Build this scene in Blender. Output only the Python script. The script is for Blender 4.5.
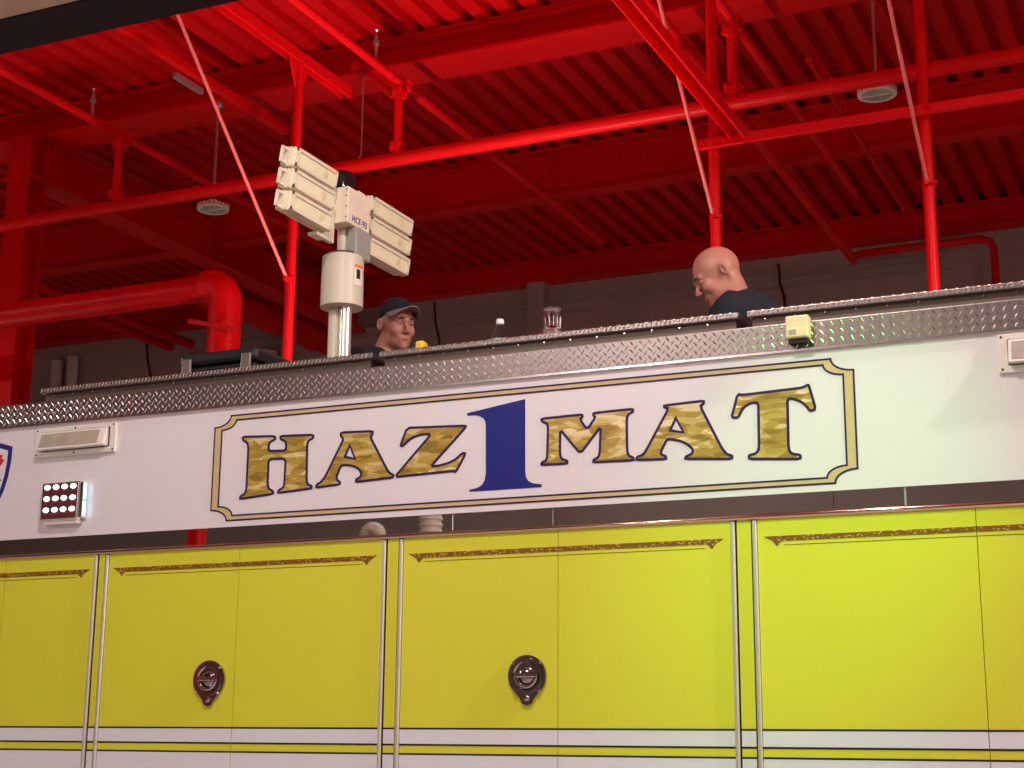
import bpy, bmesh, math, random
import numpy as np
from mathutils import Vector, Matrix
from mathutils.geometry import tessellate_polygon

random.seed(7)
for o in list(bpy.data.objects):
    bpy.data.objects.remove(o, do_unlink=True)
scene = bpy.context.scene
COL = scene.collection
PI = math.pi

# ------------------------------------------------------------------ camera
# world frame: X along the truck side, Y into the room, truck side is the plane Y = 0
F_PX = 1550.0
YAW, PITCH, ROLL = (math.radians(a) for a in (24.9, 13.0, 0.45))
CAM = Vector((0.0, -4.8, 1.62))
cy, sy, cp, sp = math.cos(YAW), math.sin(YAW), math.cos(PITCH), math.sin(PITCH)
c_f = Vector((-sy * cp, cy * cp, sp))
r0 = Vector((cy, sy, 0)); u0 = r0.cross(c_f)
c_r = math.cos(ROLL) * r0 + math.sin(ROLL) * u0
c_u = -math.sin(ROLL) * r0 + math.cos(ROLL) * u0
cam_d = bpy.data.cameras.new('camera'); cam = bpy.data.objects.new('camera', cam_d); COL.objects.link(cam)
cam.matrix_world = Matrix(((c_r.x, c_u.x, -c_f.x, CAM.x), (c_r.y, c_u.y, -c_f.y, CAM.y), (c_r.z, c_u.z, -c_f.z, CAM.z), (0, 0, 0, 1)))
cam_d.sensor_fit = 'HORIZONTAL'; cam_d.sensor_width = 36.0; cam_d.lens = 36.0 * F_PX / 1024.0
cam_d.clip_start = 0.05; cam_d.clip_end = 200
scene.camera = cam

# ------------------------------------------------------------------ world, light, exposure
world = bpy.data.worlds.new('world'); scene.world = world; world.use_nodes = True
bg = world.node_tree.nodes['Background']
bg.inputs['Color'].default_value = (0.80, 0.88, 1.0, 1); bg.inputs['Strength'].default_value = 0.6
scene.view_settings.view_transform = 'Standard'; scene.view_settings.look = 'None'
scene.view_settings.gamma = 1.0; scene.view_settings.use_curve_mapping = False
scene.view_settings.exposure = 0.0

# light comes from bay pendants plus added unseen lamps: see pendant(), added_uplight() and the added green lamp

# ------------------------------------------------------------------ pixel helpers (rays of the photograph onto real planes)
def ray(x, y): return (x - 512) / F_PX * c_r - (y - 384) / F_PX * c_u + c_f
def atY(x, y, Y=0.0):
    d = ray(x, y); return CAM + d * ((Y - CAM.y) / d.y)
def atX(x, y, X):
    d = ray(x, y); return CAM + d * ((X - CAM.x) / d.x)
def atZ(x, y, Z):
    d = ray(x, y); return CAM + d * ((Z - CAM.z) / d.z)

# ------------------------------------------------------------------ materials
def mat(name, col, rough=0.5, metal=0.0, var=0.0, vscale=6.0, bump=0.0, bscale=80.0, coat=0.0, emit=None, estr=0.0, trans=0.0, ior=1.45, col2=None):
    m = bpy.data.materials.new(name); m.use_nodes = True
    nt = m.node_tree; b = nt.nodes['Principled BSDF']
    b.inputs['Base Color'].default_value = (*col, 1); b.inputs['Roughness'].default_value = rough
    b.inputs['Metallic'].default_value = metal; b.inputs['Coat Weight'].default_value = coat
    b.inputs['Coat Roughness'].default_value = 0.06; b.inputs['Transmission Weight'].default_value = trans; b.inputs['IOR'].default_value = ior
    if emit: b.inputs['Emission Color'].default_value = (*emit, 1); b.inputs['Emission Strength'].default_value = estr
    tc = nt.nodes.new('ShaderNodeTexCoord')
    if var > 0 or col2:
        n = nt.nodes.new('ShaderNodeTexNoise'); n.inputs['Scale'].default_value = vscale; n.inputs['Detail'].default_value = 5
        nt.links.new(tc.outputs['Object'], n.inputs['Vector'])
        mx = nt.nodes.new('ShaderNodeMix'); mx.data_type = 'RGBA'
        a = tuple(max(0, c * (1 - var)) for c in col); d = col2 or tuple(min(1, c * (1 + var)) for c in col)
        mx.inputs[6].default_value = (*a, 1); mx.inputs[7].default_value = (*d, 1)
        nt.links.new(n.outputs['Fac'], mx.inputs[0]); nt.links.new(mx.outputs[2], b.inputs['Base Color'])
    if bump > 0:
        n2 = nt.nodes.new('ShaderNodeTexNoise'); n2.inputs['Scale'].default_value = bscale; n2.inputs['Detail'].default_value = 3
        nt.links.new(tc.outputs['Object'], n2.inputs['Vector'])
        bp = nt.nodes.new('ShaderNodeBump'); bp.inputs['Strength'].default_value = bump; bp.inputs['Distance'].default_value = 0.01
        nt.links.new(n2.outputs['Fac'], bp.inputs['Height']); nt.links.new(bp.outputs['Normal'], b.inputs['Normal'])
    return m

RED = (0.72, 0.003, 0.006)
M = {}
M['red'] = mat('red_paint', RED, 0.38, var=0.12, vscale=3)
M['red_gloss'] = mat('red_gloss_paint', (0.80, 0.004, 0.008), 0.42, var=0.06, vscale=5)
M['red_deck'] = mat('red_deck_paint', (0.66, 0.003, 0.006), 0.45, var=0.15, vscale=1.5)
M['wall'] = mat('grey_block_wall', (0.42, 0.33, 0.30), 0.8, var=0.12, vscale=1.2, bump=0.2, bscale=30)
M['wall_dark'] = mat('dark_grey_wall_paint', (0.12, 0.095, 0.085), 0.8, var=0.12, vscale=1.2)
M['wall_pale'] = mat('pale_wall_paint', (0.72, 0.64, 0.56), 0.8, var=0.08, vscale=2)
M['floor'] = mat('concrete_floor', (0.56, 0.54, 0.52), 0.5, var=0.12, vscale=0.8)
M['white'] = mat('white_truck_paint', (0.79, 0.735, 0.775), 0.22, coat=0.3)
M['lime'] = mat('lime_truck_paint', (0.71, 0.70, 0.050), 0.25, coat=0.3, var=0.02, vscale=2)
M['stripe_white'] = mat('white_stripe_vinyl', (0.74, 0.74, 0.80), 0.3)
M['black'] = mat('black_paint', (0.012, 0.012, 0.014), 0.4)
M['rubber'] = mat('black_rubber', (0.012, 0.012, 0.016), 0.65, bump=0.1)
M['rod'] = mat('brushed_steel_rod', (0.90, 0.86, 0.80), 0.34, 0.75)
M['mirror'] = mat('polished_stainless', (0.60, 0.55, 0.52), 0.015, 1.0)
M['chrome'] = mat('chrome', (0.88, 0.86, 0.84), 0.16, 1.0)
M['alu'] = mat('tread_plate_aluminium', (0.29, 0.24, 0.23), 0.36, 1.0, var=0.1, vscale=4)
M['alu_tread'] = mat('tread_mark_aluminium', (0.85, 0.80, 0.76), 0.22, 1.0)
M['coaming'] = mat('brown_anodised_edge', (0.16, 0.12, 0.10), 0.5, 0.6)
M['navy'] = mat('navy_vinyl', (0.020, 0.024, 0.20), 0.35)
M['line'] = mat('dark_purple_outline', (0.035, 0.018, 0.075), 0.4)
M['tan'] = mat('tan_border_vinyl', (0.62, 0.46, 0.24), 0.4, var=0.05, vscale=20)
M['cream'] = mat('cream_enamel', (0.86, 0.76, 0.60), 0.35, var=0.05, vscale=12)
M['cream2'] = mat('cream_plastic', (0.80, 0.70, 0.40), 0.4)
M['frame_white'] = mat('white_fixture_frame', (0.80, 0.73, 0.70), 0.3)
M['lens'] = mat('grey_lamp_lens', (0.42, 0.35, 0.30), 0.15, var=0.3, vscale=14)
M['flood_lens'] = mat('frosted_flood_lens', (0.95, 0.86, 0.60), 0.25, var=0.10, vscale=16)
M['lamp_grey'] = mat('lamp_diffuser', (0.42, 0.40, 0.34), 0.4, var=0.2, vscale=30)
M['lamp_cream'] = mat('lamp_housing', (0.86, 0.82, 0.70), 0.4)
M['steel'] = mat('galvanised_steel', (0.55, 0.50, 0.48), 0.35, 0.8, var=0.1)
M['mast'] = mat('mast_paint', (0.66, 0.58, 0.47), 0.4, var=0.08, vscale=10)
M['grey'] = mat('grey_plastic', (0.36, 0.34, 0.31), 0.45)
M['skin'] = mat('skin', (0.43, 0.175, 0.125), 0.48, var=0.10, vscale=18, bump=0.05, bscale=200)
M['shirt'] = mat('dark_navy_cotton', (0.007, 0.009, 0.016), 0.85, var=0.3, vscale=20, bump=0.3, bscale=60)
M['trousers'] = mat('dark_work_trousers', (0.02, 0.022, 0.035), 0.85)
M['boot'] = mat('black_boot_leather', (0.01, 0.01, 0.01), 0.5)
M['cap'] = mat('navy_cap_cotton', (0.006, 0.005, 0.014), 0.85, bump=0.2, bscale=150)
M['brim'] = mat('cap_brim_underside', (0.22, 0.15, 0.16), 0.8)
M['eye'] = mat('eye_white', (0.42, 0.34, 0.32), 0.3)
M['dark'] = mat('dark_brown', (0.03, 0.014, 0.010), 0.6)
M['lip'] = mat('lip_skin', (0.50, 0.17, 0.14), 0.45)
M['case'] = mat('black_case_plastic', (0.010, 0.010, 0.012), 0.45, bump=0.1)
M['cup_glass'] = mat('faceted_glass', (0.97, 0.97, 0.97), 0.05, trans=1.0, ior=1.10, coat=1.0)
M['glass'] = mat('clear_glass', (0.95, 0.97, 0.96), 0.04, trans=1.0, ior=1.16)
M['label_green'] = mat('pale_green_label', (0.55, 0.72, 0.58), 0.4, var=0.25, vscale=40)
M['cap_white'] = mat('white_bottle_cap', (0.85, 0.80, 0.80), 0.4)
M['yellow'] = mat('yellow_plastic', (0.85, 0.50, 0.02), 0.35)
M['door_tan'] = mat('tan_door_panel', (0.62, 0.48, 0.38), 0.5, var=0.06, vscale=3)
M['hose'] = mat('ribbed_grey_hose', (0.62, 0.56, 0.48), 0.5)
M['led_white'] = mat('lit_white_led', (1, 1, 1), 0.3, emit=(0.95, 0.98, 1.0), estr=1.6)
M['led_cyan'] = mat('lit_cyan_light_tube', (0.5, 0.9, 1), 0.3, emit=(0.35, 0.80, 1.0), estr=1.6)
M['led_red'] = mat('red_reflector_cell', (0.20, 0.03, 0.04), 0.18, 0.4)
M['orange'] = mat('orange_warning_print', (0.75, 0.24, 0.06), 0.4)
M['label_white'] = mat('white_sticker', (0.85, 0.78, 0.70), 0.4)
M['shield_red'] = mat('red_vinyl', (0.60, 0.03, 0.03), 0.35)
M['lamp_on'] = mat('lit_lamp_diffuser', (1, 1, 1), 0.4, emit=(1.0, 0.90, 0.82), estr=60)
M['green_on'] = mat('lit_green_lens', (0.1, 1, 0.2), 0.3, emit=(0.1, 1.0, 0.25), estr=12)
M['beacon'] = mat('black_glossy_dome', (0.012, 0.010, 0.012), 0.08, coat=0.5)

for k_ in ('red', 'red_gloss', 'red_deck', 'navy', 'line', 'tan', 'stripe_white', 'shield_red'):
    M[k_].node_tree.nodes['Principled BSDF'].inputs['Specular IOR Level'].default_value = 0.2
def gold_leaf():
    m = bpy.data.materials.new('engine_turned_gold_leaf'); m.use_nodes = True
    nt = m.node_tree; b = nt.nodes['Principled BSDF']; L = nt.links.new
    tc = nt.nodes.new('ShaderNodeTexCoord')
    def cells(scale, rot):
        mp = nt.nodes.new('ShaderNodeMapping'); mp.inputs['Scale'].default_value = scale; mp.inputs['Rotation'].default_value = (0, rot, 0)
        L(tc.outputs['Object'], mp.inputs['Vector'])
        v = nt.nodes.new('ShaderNodeTexVoronoi'); v.feature = 'F1'; v.inputs['Scale'].default_value = 1.0
        L(mp.outputs['Vector'], v.inputs['Vector'])
        sep = nt.nodes.new('ShaderNodeSeparateColor'); L(v.outputs['Color'], sep.inputs[0]); return sep.outputs[0]
    a1 = cells((14, 1, 48), 0.45); a2 = cells((16, 1, 60), -0.55)
    mul = nt.nodes.new('ShaderNodeMath'); mul.operation = 'MULTIPLY_ADD'; mul.inputs[1].default_value = 0.6
    sc = nt.nodes.new('ShaderNodeMath'); sc.operation = 'MULTIPLY'; sc.inputs[1].default_value = 0.5
    L(a2, sc.inputs[0]); L(a1, mul.inputs[0]); L(sc.outputs[0], mul.inputs[2])
    cr = nt.nodes.new('ShaderNodeValToRGB'); e = cr.color_ramp
    e.elements[0].position = 0.15; e.elements[0].color = (0.27, 0.17, 0.015, 1)
    e.elements[1].position = 1.0; e.elements[1].color = (0.80, 0.66, 0.38, 1)
    k = e.elements.new(0.62); k.color = (0.50, 0.34, 0.055, 1)
    L(mul.outputs[0], cr.inputs['Fac']); L(cr.outputs['Color'], b.inputs['Base Color'])
    b.inputs['Metallic'].default_value = 0.1; b.inputs['Roughness'].default_value = 0.35
    return m
M['gold'] = gold_leaf()

def scroll_mat():
    m = bpy.data.materials.new('gold_scroll_print'); m.use_nodes = True
    nt = m.node_tree; b = nt.nodes['Principled BSDF']; L = nt.links.new
    tc = nt.nodes.new('ShaderNodeTexCoord')
    mp = nt.nodes.new('ShaderNodeMapping'); mp.inputs['Scale'].default_value = (75, 1, 130); L(tc.outputs['Object'], mp.inputs['Vector'])
    w = nt.nodes.new('ShaderNodeTexVoronoi'); w.feature = 'SMOOTH_F1'; w.inputs['Scale'].default_value = 1.0; w.inputs['Smoothness'].default_value = 0.3
    L(mp.outputs['Vector'], w.inputs['Vector'])
    cr = nt.nodes.new('ShaderNodeValToRGB')
    cr.color_ramp.elements[0].position = 0.15; cr.color_ramp.elements[0].color = (0.60, 0.40, 0.11, 1)
    cr.color_ramp.elements[1].position = 0.45; cr.color_ramp.elements[1].color = (0.20, 0.085, 0.005, 1)
    L(w.outputs['Distance'], cr.inputs['Fac']); L(cr.outputs['Color'], b.inputs['Base Color'])
    b.inputs['Roughness'].default_value = 0.35
    return m
M['scroll'] = scroll_mat()

# ------------------------------------------------------------------ mesh helpers
ROOTLOC = {}
class MB:
    def __init__(s): s.v = []; s.f = []
    def add(s, vs, fs):
        n = len(s.v); s.v += [Vector(p) for p in vs]; s.f += [tuple(i + n for i in f) for f in fs]; return s
    def box(s, x0, x1, y0, y1, z0, z1):
        return s.add([(x, y, z) for x in (x0, x1) for y in (y0, y1) for z in (z0, z1)],
                     [(0, 1, 3, 2), (4, 6, 7, 5), (0, 4, 5, 1), (2, 3, 7, 6), (0, 2, 6, 4), (1, 5, 7, 3)])
    def obox(s, c, ax, h):
        c = Vector(c); A = [Vector(a).normalized() * k for a, k in zip(ax, h)]
        vs = [c + i * A[0] + j * A[1] + k * A[2] for i in (-1, 1) for j in (-1, 1) for k in (-1, 1)]
        return s.add(vs, [(0, 1, 3, 2), (4, 6, 7, 5), (0, 4, 5, 1), (2, 3, 7, 6), (0, 2, 6, 4), (1, 5, 7, 3)])
    def cyl(s, p0, p1, r0, r1=None, n=16, cap=True):
        p0 = Vector(p0); p1 = Vector(p1); r1 = r0 if r1 is None else r1
        d = (p1 - p0).normalized(); a = d.orthogonal().normalized(); b = d.cross(a)
        vs = []
        for p, r in ((p0, r0), (p1, r1)):
            vs += [p + r * (math.cos(2 * PI * i / n) * a + math.sin(2 * PI * i / n) * b) for i in range(n)]
        fs = [(i, (i + 1) % n, n + (i + 1) % n, n + i) for i in range(n)]
        if cap: fs += [tuple(range(n))[::-1], tuple(range(n, 2 * n))]
        return s.add(vs, fs)
    def tube(s, pts, r, n=10, cap=True):
        pts = [Vector(p) for p in pts]; m = len(pts); rs = r if isinstance(r, (list, tuple)) else [r] * m
        vs = []; ref = None
        for i, p in enumerate(pts):
            d = (pts[min(i + 1, m - 1)] - pts[max(i - 1, 0)]).normalized()
            if ref is None: ref = d.orthogonal().normalized()
            a = (ref - ref.dot(d) * d).normalized(); ref = a; b = d.cross(a)
            vs += [p + rs[i] * (math.cos(2 * PI * k / n) * a + math.sin(2 * PI * k / n) * b) for k in range(n)]
        fs = [(i * n + k, i * n + (k + 1) % n, (i + 1) * n + (k + 1) % n, (i + 1) * n + k) for i in range(m - 1) for k in range(n)]
        if cap: fs += [tuple(range(n))[::-1], tuple(range((m - 1) * n, m * n))]
        return s.add(vs, fs)
    def lathe(s, c, prof, n=24, ax=(0, 0, 1)):      # prof: list of (radius, height along axis)
        c = Vector(c); d = Vector(ax).normalized(); a = d.orthogonal().normalized(); b = d.cross(a); m = len(prof)
        vs = [c + h * d + r * (math.cos(2 * PI * k / n) * a + math.sin(2 * PI * k / n) * b) for r, h in prof for k in range(n)]
        fs = [(i * n + k, i * n + (k + 1) % n, (i + 1) * n + (k + 1) % n, (i + 1) * n + k) for i in range(m - 1) for k in range(n)]
        return s.add(vs, fs + [tuple(range(n))[::-1], tuple(range((m - 1) * n, m * n))])
    def sphere(s, c, r, n=12, m=8, ax=None):
        c = Vector(c); rr = r if isinstance(r, (list, tuple)) else (r, r, r)
        A = ax or (Vector((1, 0, 0)), Vector((0, 1, 0)), Vector((0, 0, 1)))
        vs = []
        for j in range(m + 1):
            t = PI * (0.001 + 0.998 * j / m)
            for i in range(n):
                p = 2 * PI * i / n
                vs.append(c + A[0] * (rr[0] * math.sin(t) * math.cos(p)) + A[1] * (rr[1] * math.sin(t) * math.sin(p)) + A[2] * (rr[2] * math.cos(t)))
        fs = [(j * n + i, (j + 1) * n + i, (j + 1) * n + (i + 1) % n, j * n + (i + 1) % n) for j in range(m) for i in range(n)]
        return s.add(vs, fs + [tuple(range(n)), tuple(range(m * n, (m + 1) * n))[::-1]])
    def plate(s, loops, y0, y1):                    # polygon with holes in the XZ plane, front at y0, back at y1
        flat = [p for l in loops for p in l]; n = len(flat)
        tris = tessellate_polygon([[Vector((p[0], p[1], 0)) for p in l] for l in loops])
        vs = [(p[0], y0, p[1]) for p in flat] + [(p[0], y1, p[1]) for p in flat]
        fs = []
        for t in tris:
            a, b, c = (flat[i] for i in t)
            ccw = (b[0] - a[0]) * (c[1] - a[1]) - (b[1] - a[1]) * (c[0] - a[0]) > 0
            t = tuple(t) if ccw else tuple(t)[::-1]
            fs.append(t); fs.append(tuple(i + n for i in t[::-1]))
        k = 0
        for l in loops:
            m = len(l)
            for i in range(m): fs.append((k + i, k + (i + 1) % m, n + k + (i + 1) % m, n + k + i))
            k += m
        return s.add(vs, fs)
    def stroke(s, loop, w, y0, y1):                 # closed line of width w in the XZ plane
        m = len(loop); out = []; inn = []
        for i in range(m):
            p, a, b = Vector(loop[i]), Vector(loop[i - 1]), Vector(loop[(i + 1) % m])
            d0 = (p - a).normalized(); d1 = (b - p).normalized()
            n0 = Vector((-d0.y, d0.x)); n1 = Vector((-d1.y, d1.x)); nn = n0 + n1
            nn = nn.normalized() if nn.length > 1e-6 else n0
            k = min(1.0 / max(nn.dot(n0), 0.35), 1.8) * w / 2
            out.append(p + nn * k); inn.append(p - nn * k)
        vs = []; fs = []
        for y in (y0, y1):
            vs += [(p.x, y, p.y) for p in out] + [(p.x, y, p.y) for p in inn]
        for i in range(m):
            j = (i + 1) % m
            fs += [(i, j, m + j, m + i), (2 * m + j, 2 * m + i, 3 * m + i, 3 * m + j), (i, 2 * m + i, 2 * m + j, j), (m + i, m + j, 3 * m + j, 3 * m + i)]
        return s.add(vs, fs)
    def build(s, name, m, parent=None, smooth=False, bevel=0.0, label=None):
        root = parent
        while root is not None and root.parent is not None: root = root.parent
        off = ROOTLOC.get(root.name, Vector((0, 0, 0))) if root else Vector((0, 0, 0))
        me = bpy.data.meshes.new(name); me.from_pydata([tuple(p - off) for p in s.v], [], s.f); me.validate()
        bm = bmesh.new(); bm.from_mesh(me); bmesh.ops.recalc_face_normals(bm, faces=bm.faces); bm.to_mesh(me); bm.free()
        me.materials.append(M[m] if isinstance(m, str) else m)
        o = bpy.data.objects.new(name, me); COL.objects.link(o)
        if parent: o.parent = parent
        if smooth:
            me.polygons.foreach_set('use_smooth', [True] * len(me.polygons))
            me.set_sharp_from_angle(angle=math.radians(38))
        if bevel:
            b = o.modifiers.new('bevel', 'BEVEL'); b.width = bevel; b.segments = 2; b.limit_method = 'ANGLE'
        if label: o['label'] = label
        return o

def thing(name, label, cat, loc=(0, 0, 0), group=None):
    o = bpy.data.objects.new(name, None); COL.objects.link(o); o.location = loc
    o.empty_display_size = 0.2
    o['label'] = label; o['category'] = cat
    if group: o['group'] = group
    ROOTLOC[o.name] = Vector(loc)
    return o
def tag(o, label, cat, group=None, kind=None):
    o['label'] = label; o['category'] = cat
    if group: o['group'] = group
    if kind: o['kind'] = kind
    return o
def struct(o, label=None):
    o['kind'] = 'structure'
    if label: o['label'] = label
    return o
def copy_part(o, parent, delta=(0, 0, 0)):
    c = o.copy(); COL.objects.link(c); c.parent = parent; c.location = Vector(o.location) + Vector(delta); return c

# ================================================================== THE SETTING
XL, XR, YF, YBK, ZD = -16.0, 4.0, -9.0, 10.0, 6.70
struct(MB().box(XL - 0.2, XR + 0.2, YF - 6, YBK + 0.2, -0.2, 0).build('floor', 'floor'), 'pale grey concrete floor of the apparatus bay')
struct(MB().box(XL, XR, YBK, YBK + 0.2, 0, 6.9).build('wall_back', 'wall'), 'dim grey block wall at the back of the bay')
struct(MB().box(XL - 0.2, XL, YF, YBK + 0.2, 0, 6.9).build('wall_left', 'wall'), 'grey end wall on the left')
struct(MB().box(XR, XR + 0.2, YF, YBK + 0.2, 0, 6.9).build('wall_right', 'wall'), 'grey end wall on the right')
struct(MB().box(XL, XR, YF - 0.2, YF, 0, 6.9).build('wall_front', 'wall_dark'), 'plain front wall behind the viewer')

# ribbed steel deck: sheets of three ribs
ceil = bpy.data.objects.new('ceiling', None); COL.objects.link(ceil); struct(ceil, 'bright red ribbed steel roof deck')
P, DP = 0.2, 0.09
prof = []
for k in range(3):
    x = k * P; prof += [(x + 0.0, 0), (x + 0.112, 0), (x + 0.132, DP), (x + 0.180, DP)]
prof.append((0.6, 0))
y0d, y1d = YF, YBK
vs = [(x, y0d, ZD + z) for x, z in prof] + [(x, y1d, ZD + z) for x, z in prof]
n = len(prof)
base = MB().add(vs, [(i, i + 1, n + i + 1, n + i) for i in range(n - 1)]).build('deck_sheet', 'red_deck', ceil)
sol = base.modifiers.new('thickness', 'SOLIDIFY'); sol.thickness = 0.004; sol.offset = 1
base.location = (XL, 0, 0)
x = XL + 0.6
while x < XR - 0.01:
    copy_part(base, ceil, (x - XL, 0, 0)); x += 0.6

def ibeam_x(name, y0, y1, zb, zt, label, x0=XL, x1=XR, tf=0.022, tw=0.016):
    b = bpy.data.objects.new(name, None); COL.objects.link(b); struct(b, label)
    ym = (y0 + y1) / 2
    MB().box(x0, x1, y0, y1, zt - tf, zt).build('top_flange', 'red', b)
    MB().box(x0, x1, ym - tw / 2, ym + tw / 2, zb + tf, zt - tf).build('web', 'red', b)
    MB().box(x0, x1, y0, y1, zb, zb + tf).build('bottom_flange', 'red', b)
    return b
ibeam_x('roof_beam', 4.44, 4.80, 6.46, ZD, 'wide red roof beam nearest behind the light tower', tw=0.02)
ibeam_x('roof_beam', 6.93, 7.10, 6.26, ZD, 'deep red roof beam between the near beam and the back wall')
ibeam_x('roof_beam', 9.81, 10.0, 6.44, ZD, 'dark red roof beam lying along the top of the back wall')
ibeam_x('roof_beam', 1.9, 2.1, 6.35, ZD, 'red roof beam above the truck roof')
ibeam_x('roof_beam', -1.6, -1.4, 6.35, ZD, 'red roof beam over the viewer side of the truck')
ibeam_x('roof_beam', -5.2, -5.0, 6.35, ZD, 'red roof beam behind the viewer')
# girder running into the room on the left
XG = -8.72
g = bpy.data.objects.new('roof_girder', None); COL.objects.link(g); struct(g, 'red girder running from the left column to the back wall')
MB().box(XG - 0.13, XG + 0.13, 4.42, 9.81, 6.10, 6.125).build('bottom_flange', 'red', g)
MB().box(XG - 0.01, XG + 0.01, 4.42, 9.81, 6.125, 6.46).build('web', 'red', g)
MB().box(XG - 0.13, XG + 0.13, 4.80, 9.81, 6.44, 6.46).build('top_flange', 'red', g)
# column on the left
c = bpy.data.objects.new('steel_column', None); COL.objects.link(c); struct(c, 'red wide flange steel column at the far left')
MB().box(XG - 0.11, XG + 0.11, 4.36, 4.38, 0, 6.46).build('flange', 'red', c)
MB().box(XG - 0.11, XG + 0.11, 4.56, 4.58, 0, 6.46).build('flange', 'red', c)
MB().box(XG - 0.008, XG + 0.008, 4.38, 4.56, 0, 6.46).build('web', 'red', c)
MB().box(XG - 0.16, XG + 0.16, 4.34, 4.60, 6.08, 6.10).build('cap_plate', 'red', c)
# pale ledge line, pilaster and pale pipes on the back wall
for zz, th in ((6.27, 0.02), (6.20, 0.012), (6.10, 0.012)):
    struct(MB().box(-10.5, -2.2, YBK - 0.03, YBK, zz, zz + th).build('trim_1', 'wall'), 'narrow ledge along the top of the back wall')
struct(MB().box(-6.62, -6.42, YBK - 0.18, YBK, 0, 6.44).build('wall_pilaster', 'wall'), 'grey pilaster on the back wall behind the clear glasses')

# ================================================================== PIPES AND STEEL UNDER THE ROOF
def coupling(mb, p, d, r):
    p = Vector(p); d = Vector(d).normalized()
    mb.cyl(p - d * 0.035, p + d * 0.035, r * 1.28, n=14)
    s = d.orthogonal().normalized()
    for k in (-1, 1):
        q = p + s * (k * r * 1.45)
        mb.obox(q, (s, d, s.cross(d)), (r * 0.35, 0.03, 0.018)); mb.cyl(q - s.cross(d) * 0.045, q + s.cross(d) * 0.045, 0.009, n=6)
YM, ZM, RM = 4.03, 5.545, 0.048
mn = thing('sprinkler_main', 'long thick red sprinkler main running parallel to the truck', 'pipe', (-6, YM, ZM))
MB().cyl((XL + 0.2, YM, ZM), (XR - 0.1, YM, ZM), RM, n=18).build('pipe', 'red_gloss', mn, smooth=True)
for xx in (-9.9, -0.35):
    h = MB().cyl((xx, YM, ZM + RM), (xx, YM, ZD), 0.007, n=8); h.lathe((xx, YM, ZM), [(RM + 0.006, -0.018), (RM + 0.006, 0.018)], 18, ax=(1, 0, 0))
    h.build('hanger', 'red', mn)
brs = [(-7.42, 'red branch pipe dropping to the main near the left column', -1.0, 7.9),
       (-4.99, 'red branch pipe dropping to the main above the light tower', -1.0, 7.9),
       (-2.58, 'red branch pipe dropping to the main beside the middle red post', -1.0, 7.6),
       (-0.15, 'red branch pipe at the right edge of the roof', -1.0, 7.6)]
ZB, RB = 6.12, 0.031
for X, lab, ya, yb in brs:
    t = thing('branch_pipe', lab, 'pipe', (X, YM, ZB), 'sprinkler branch pipes')
    MB().cyl((X, ya, ZB), (X, yb, ZB), RB, n=14).build('pipe', 'red_gloss', t, smooth=True)
    MB().cyl((X, YM, ZM + RM * 0.7), (X, YM, ZB), RB * 1.05, n=14).build('riser', 'red_gloss', t, smooth=True)
    q = MB(); coupling(q, (X, YM, ZB - 0.09), (0, 0, 1), RB); q.build('coupling', 'red_gloss', t, smooth=True)
    q = MB(); coupling(q, (X, YM, ZM + 0.09), (0, 0, 1), RB); q.build('coupling', 'red_gloss', t, smooth=True)
    q = MB(); coupling(q, (X, YM + 0.08, ZB), (0, 1, 0), RB); q.build('coupling', 'red_gloss', t, smooth=True)
    for ys in (3.70, 6.6):
        q = MB().cyl((X, ys, ZB + RB), (X, ys, ZB + 0.20), 0.013, n=8).cyl((X, ys, ZB + 0.14), (X, ys, ZB + 0.17), 0.022, n=8)
        q.lathe((X, ys, ZB + 0.20), [(0.010, 0), (0.004, 0.035), (0.015, 0.045), (0.015, 0.048)], 10)
        q.build('sprinkler_head', 'steel' if ys < 4 else 'red', t, smooth=True)
# heavier pipe parallel to the branches, reaching the wall loop on the right
t = thing('wall_loop_pipe', 'red pipe running back past the middle post to an elbow on the wall', 'pipe', (-2.98, 6, 6.12))
pts = [(-2.98, 1.0, 6.12), (-2.98, 9.45, 6.12), (-3.0, 9.62, 6.16), (-3.1, 9.72, 6.20), (-3.1, 9.72, 6.28)]
MB().tube([(-2.99, 1.0, 6.12), (-3.0, 9.3, 6.12)], 0.045, 14).build('pipe', 'red_gloss', t, smooth=True)
wl = [(-3.0, 9.3, 6.12), (-3.02, 9.5, 6.14), (-3.1, 9.66, 6.24), (-3.0, 9.68, 6.27), (-1.86, 9.68, 6.27), (-1.78, 9.68, 6.24), (-1.75, 9.68, 6.16), (-1.75, 9.68, 3.2)]
MB().tube(wl, 0.038, 12).build('wall_run', 'red', t, smooth=True)
t = thing('roof_conduit', 'thin red conduit hung near the right pendant lamp', 'pipe', (-2.3, 6, 6.15))
MB().cyl((-2.3, 4.9, 6.15), (-2.3, 8.2, 6.15), 0.022, n=10).build('pipe', 'red', t, smooth=True)
# conduit feeding the left pendant lamp
t = thing('lamp_conduit', 'red conduit with a pale splice box above the left pendant lamp', 'conduit', (-6.4, 3.5, 6.22))
MB().obox((-6.40, 3.0, 6.25), ((0, 1, 0), (1, 0, 0), (0, 0, 1)), (1.75, 0.028, 0.028)).build('channel', 'red', t)
MB().obox((-6.46, 3.58, 6.19), ((0, 1, 0), (1, 0, 0), (0, 0, 1)), (0.16, 0.02, 0.022)).build('splice_box', 'steel', t, bevel=0.004)
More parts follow.
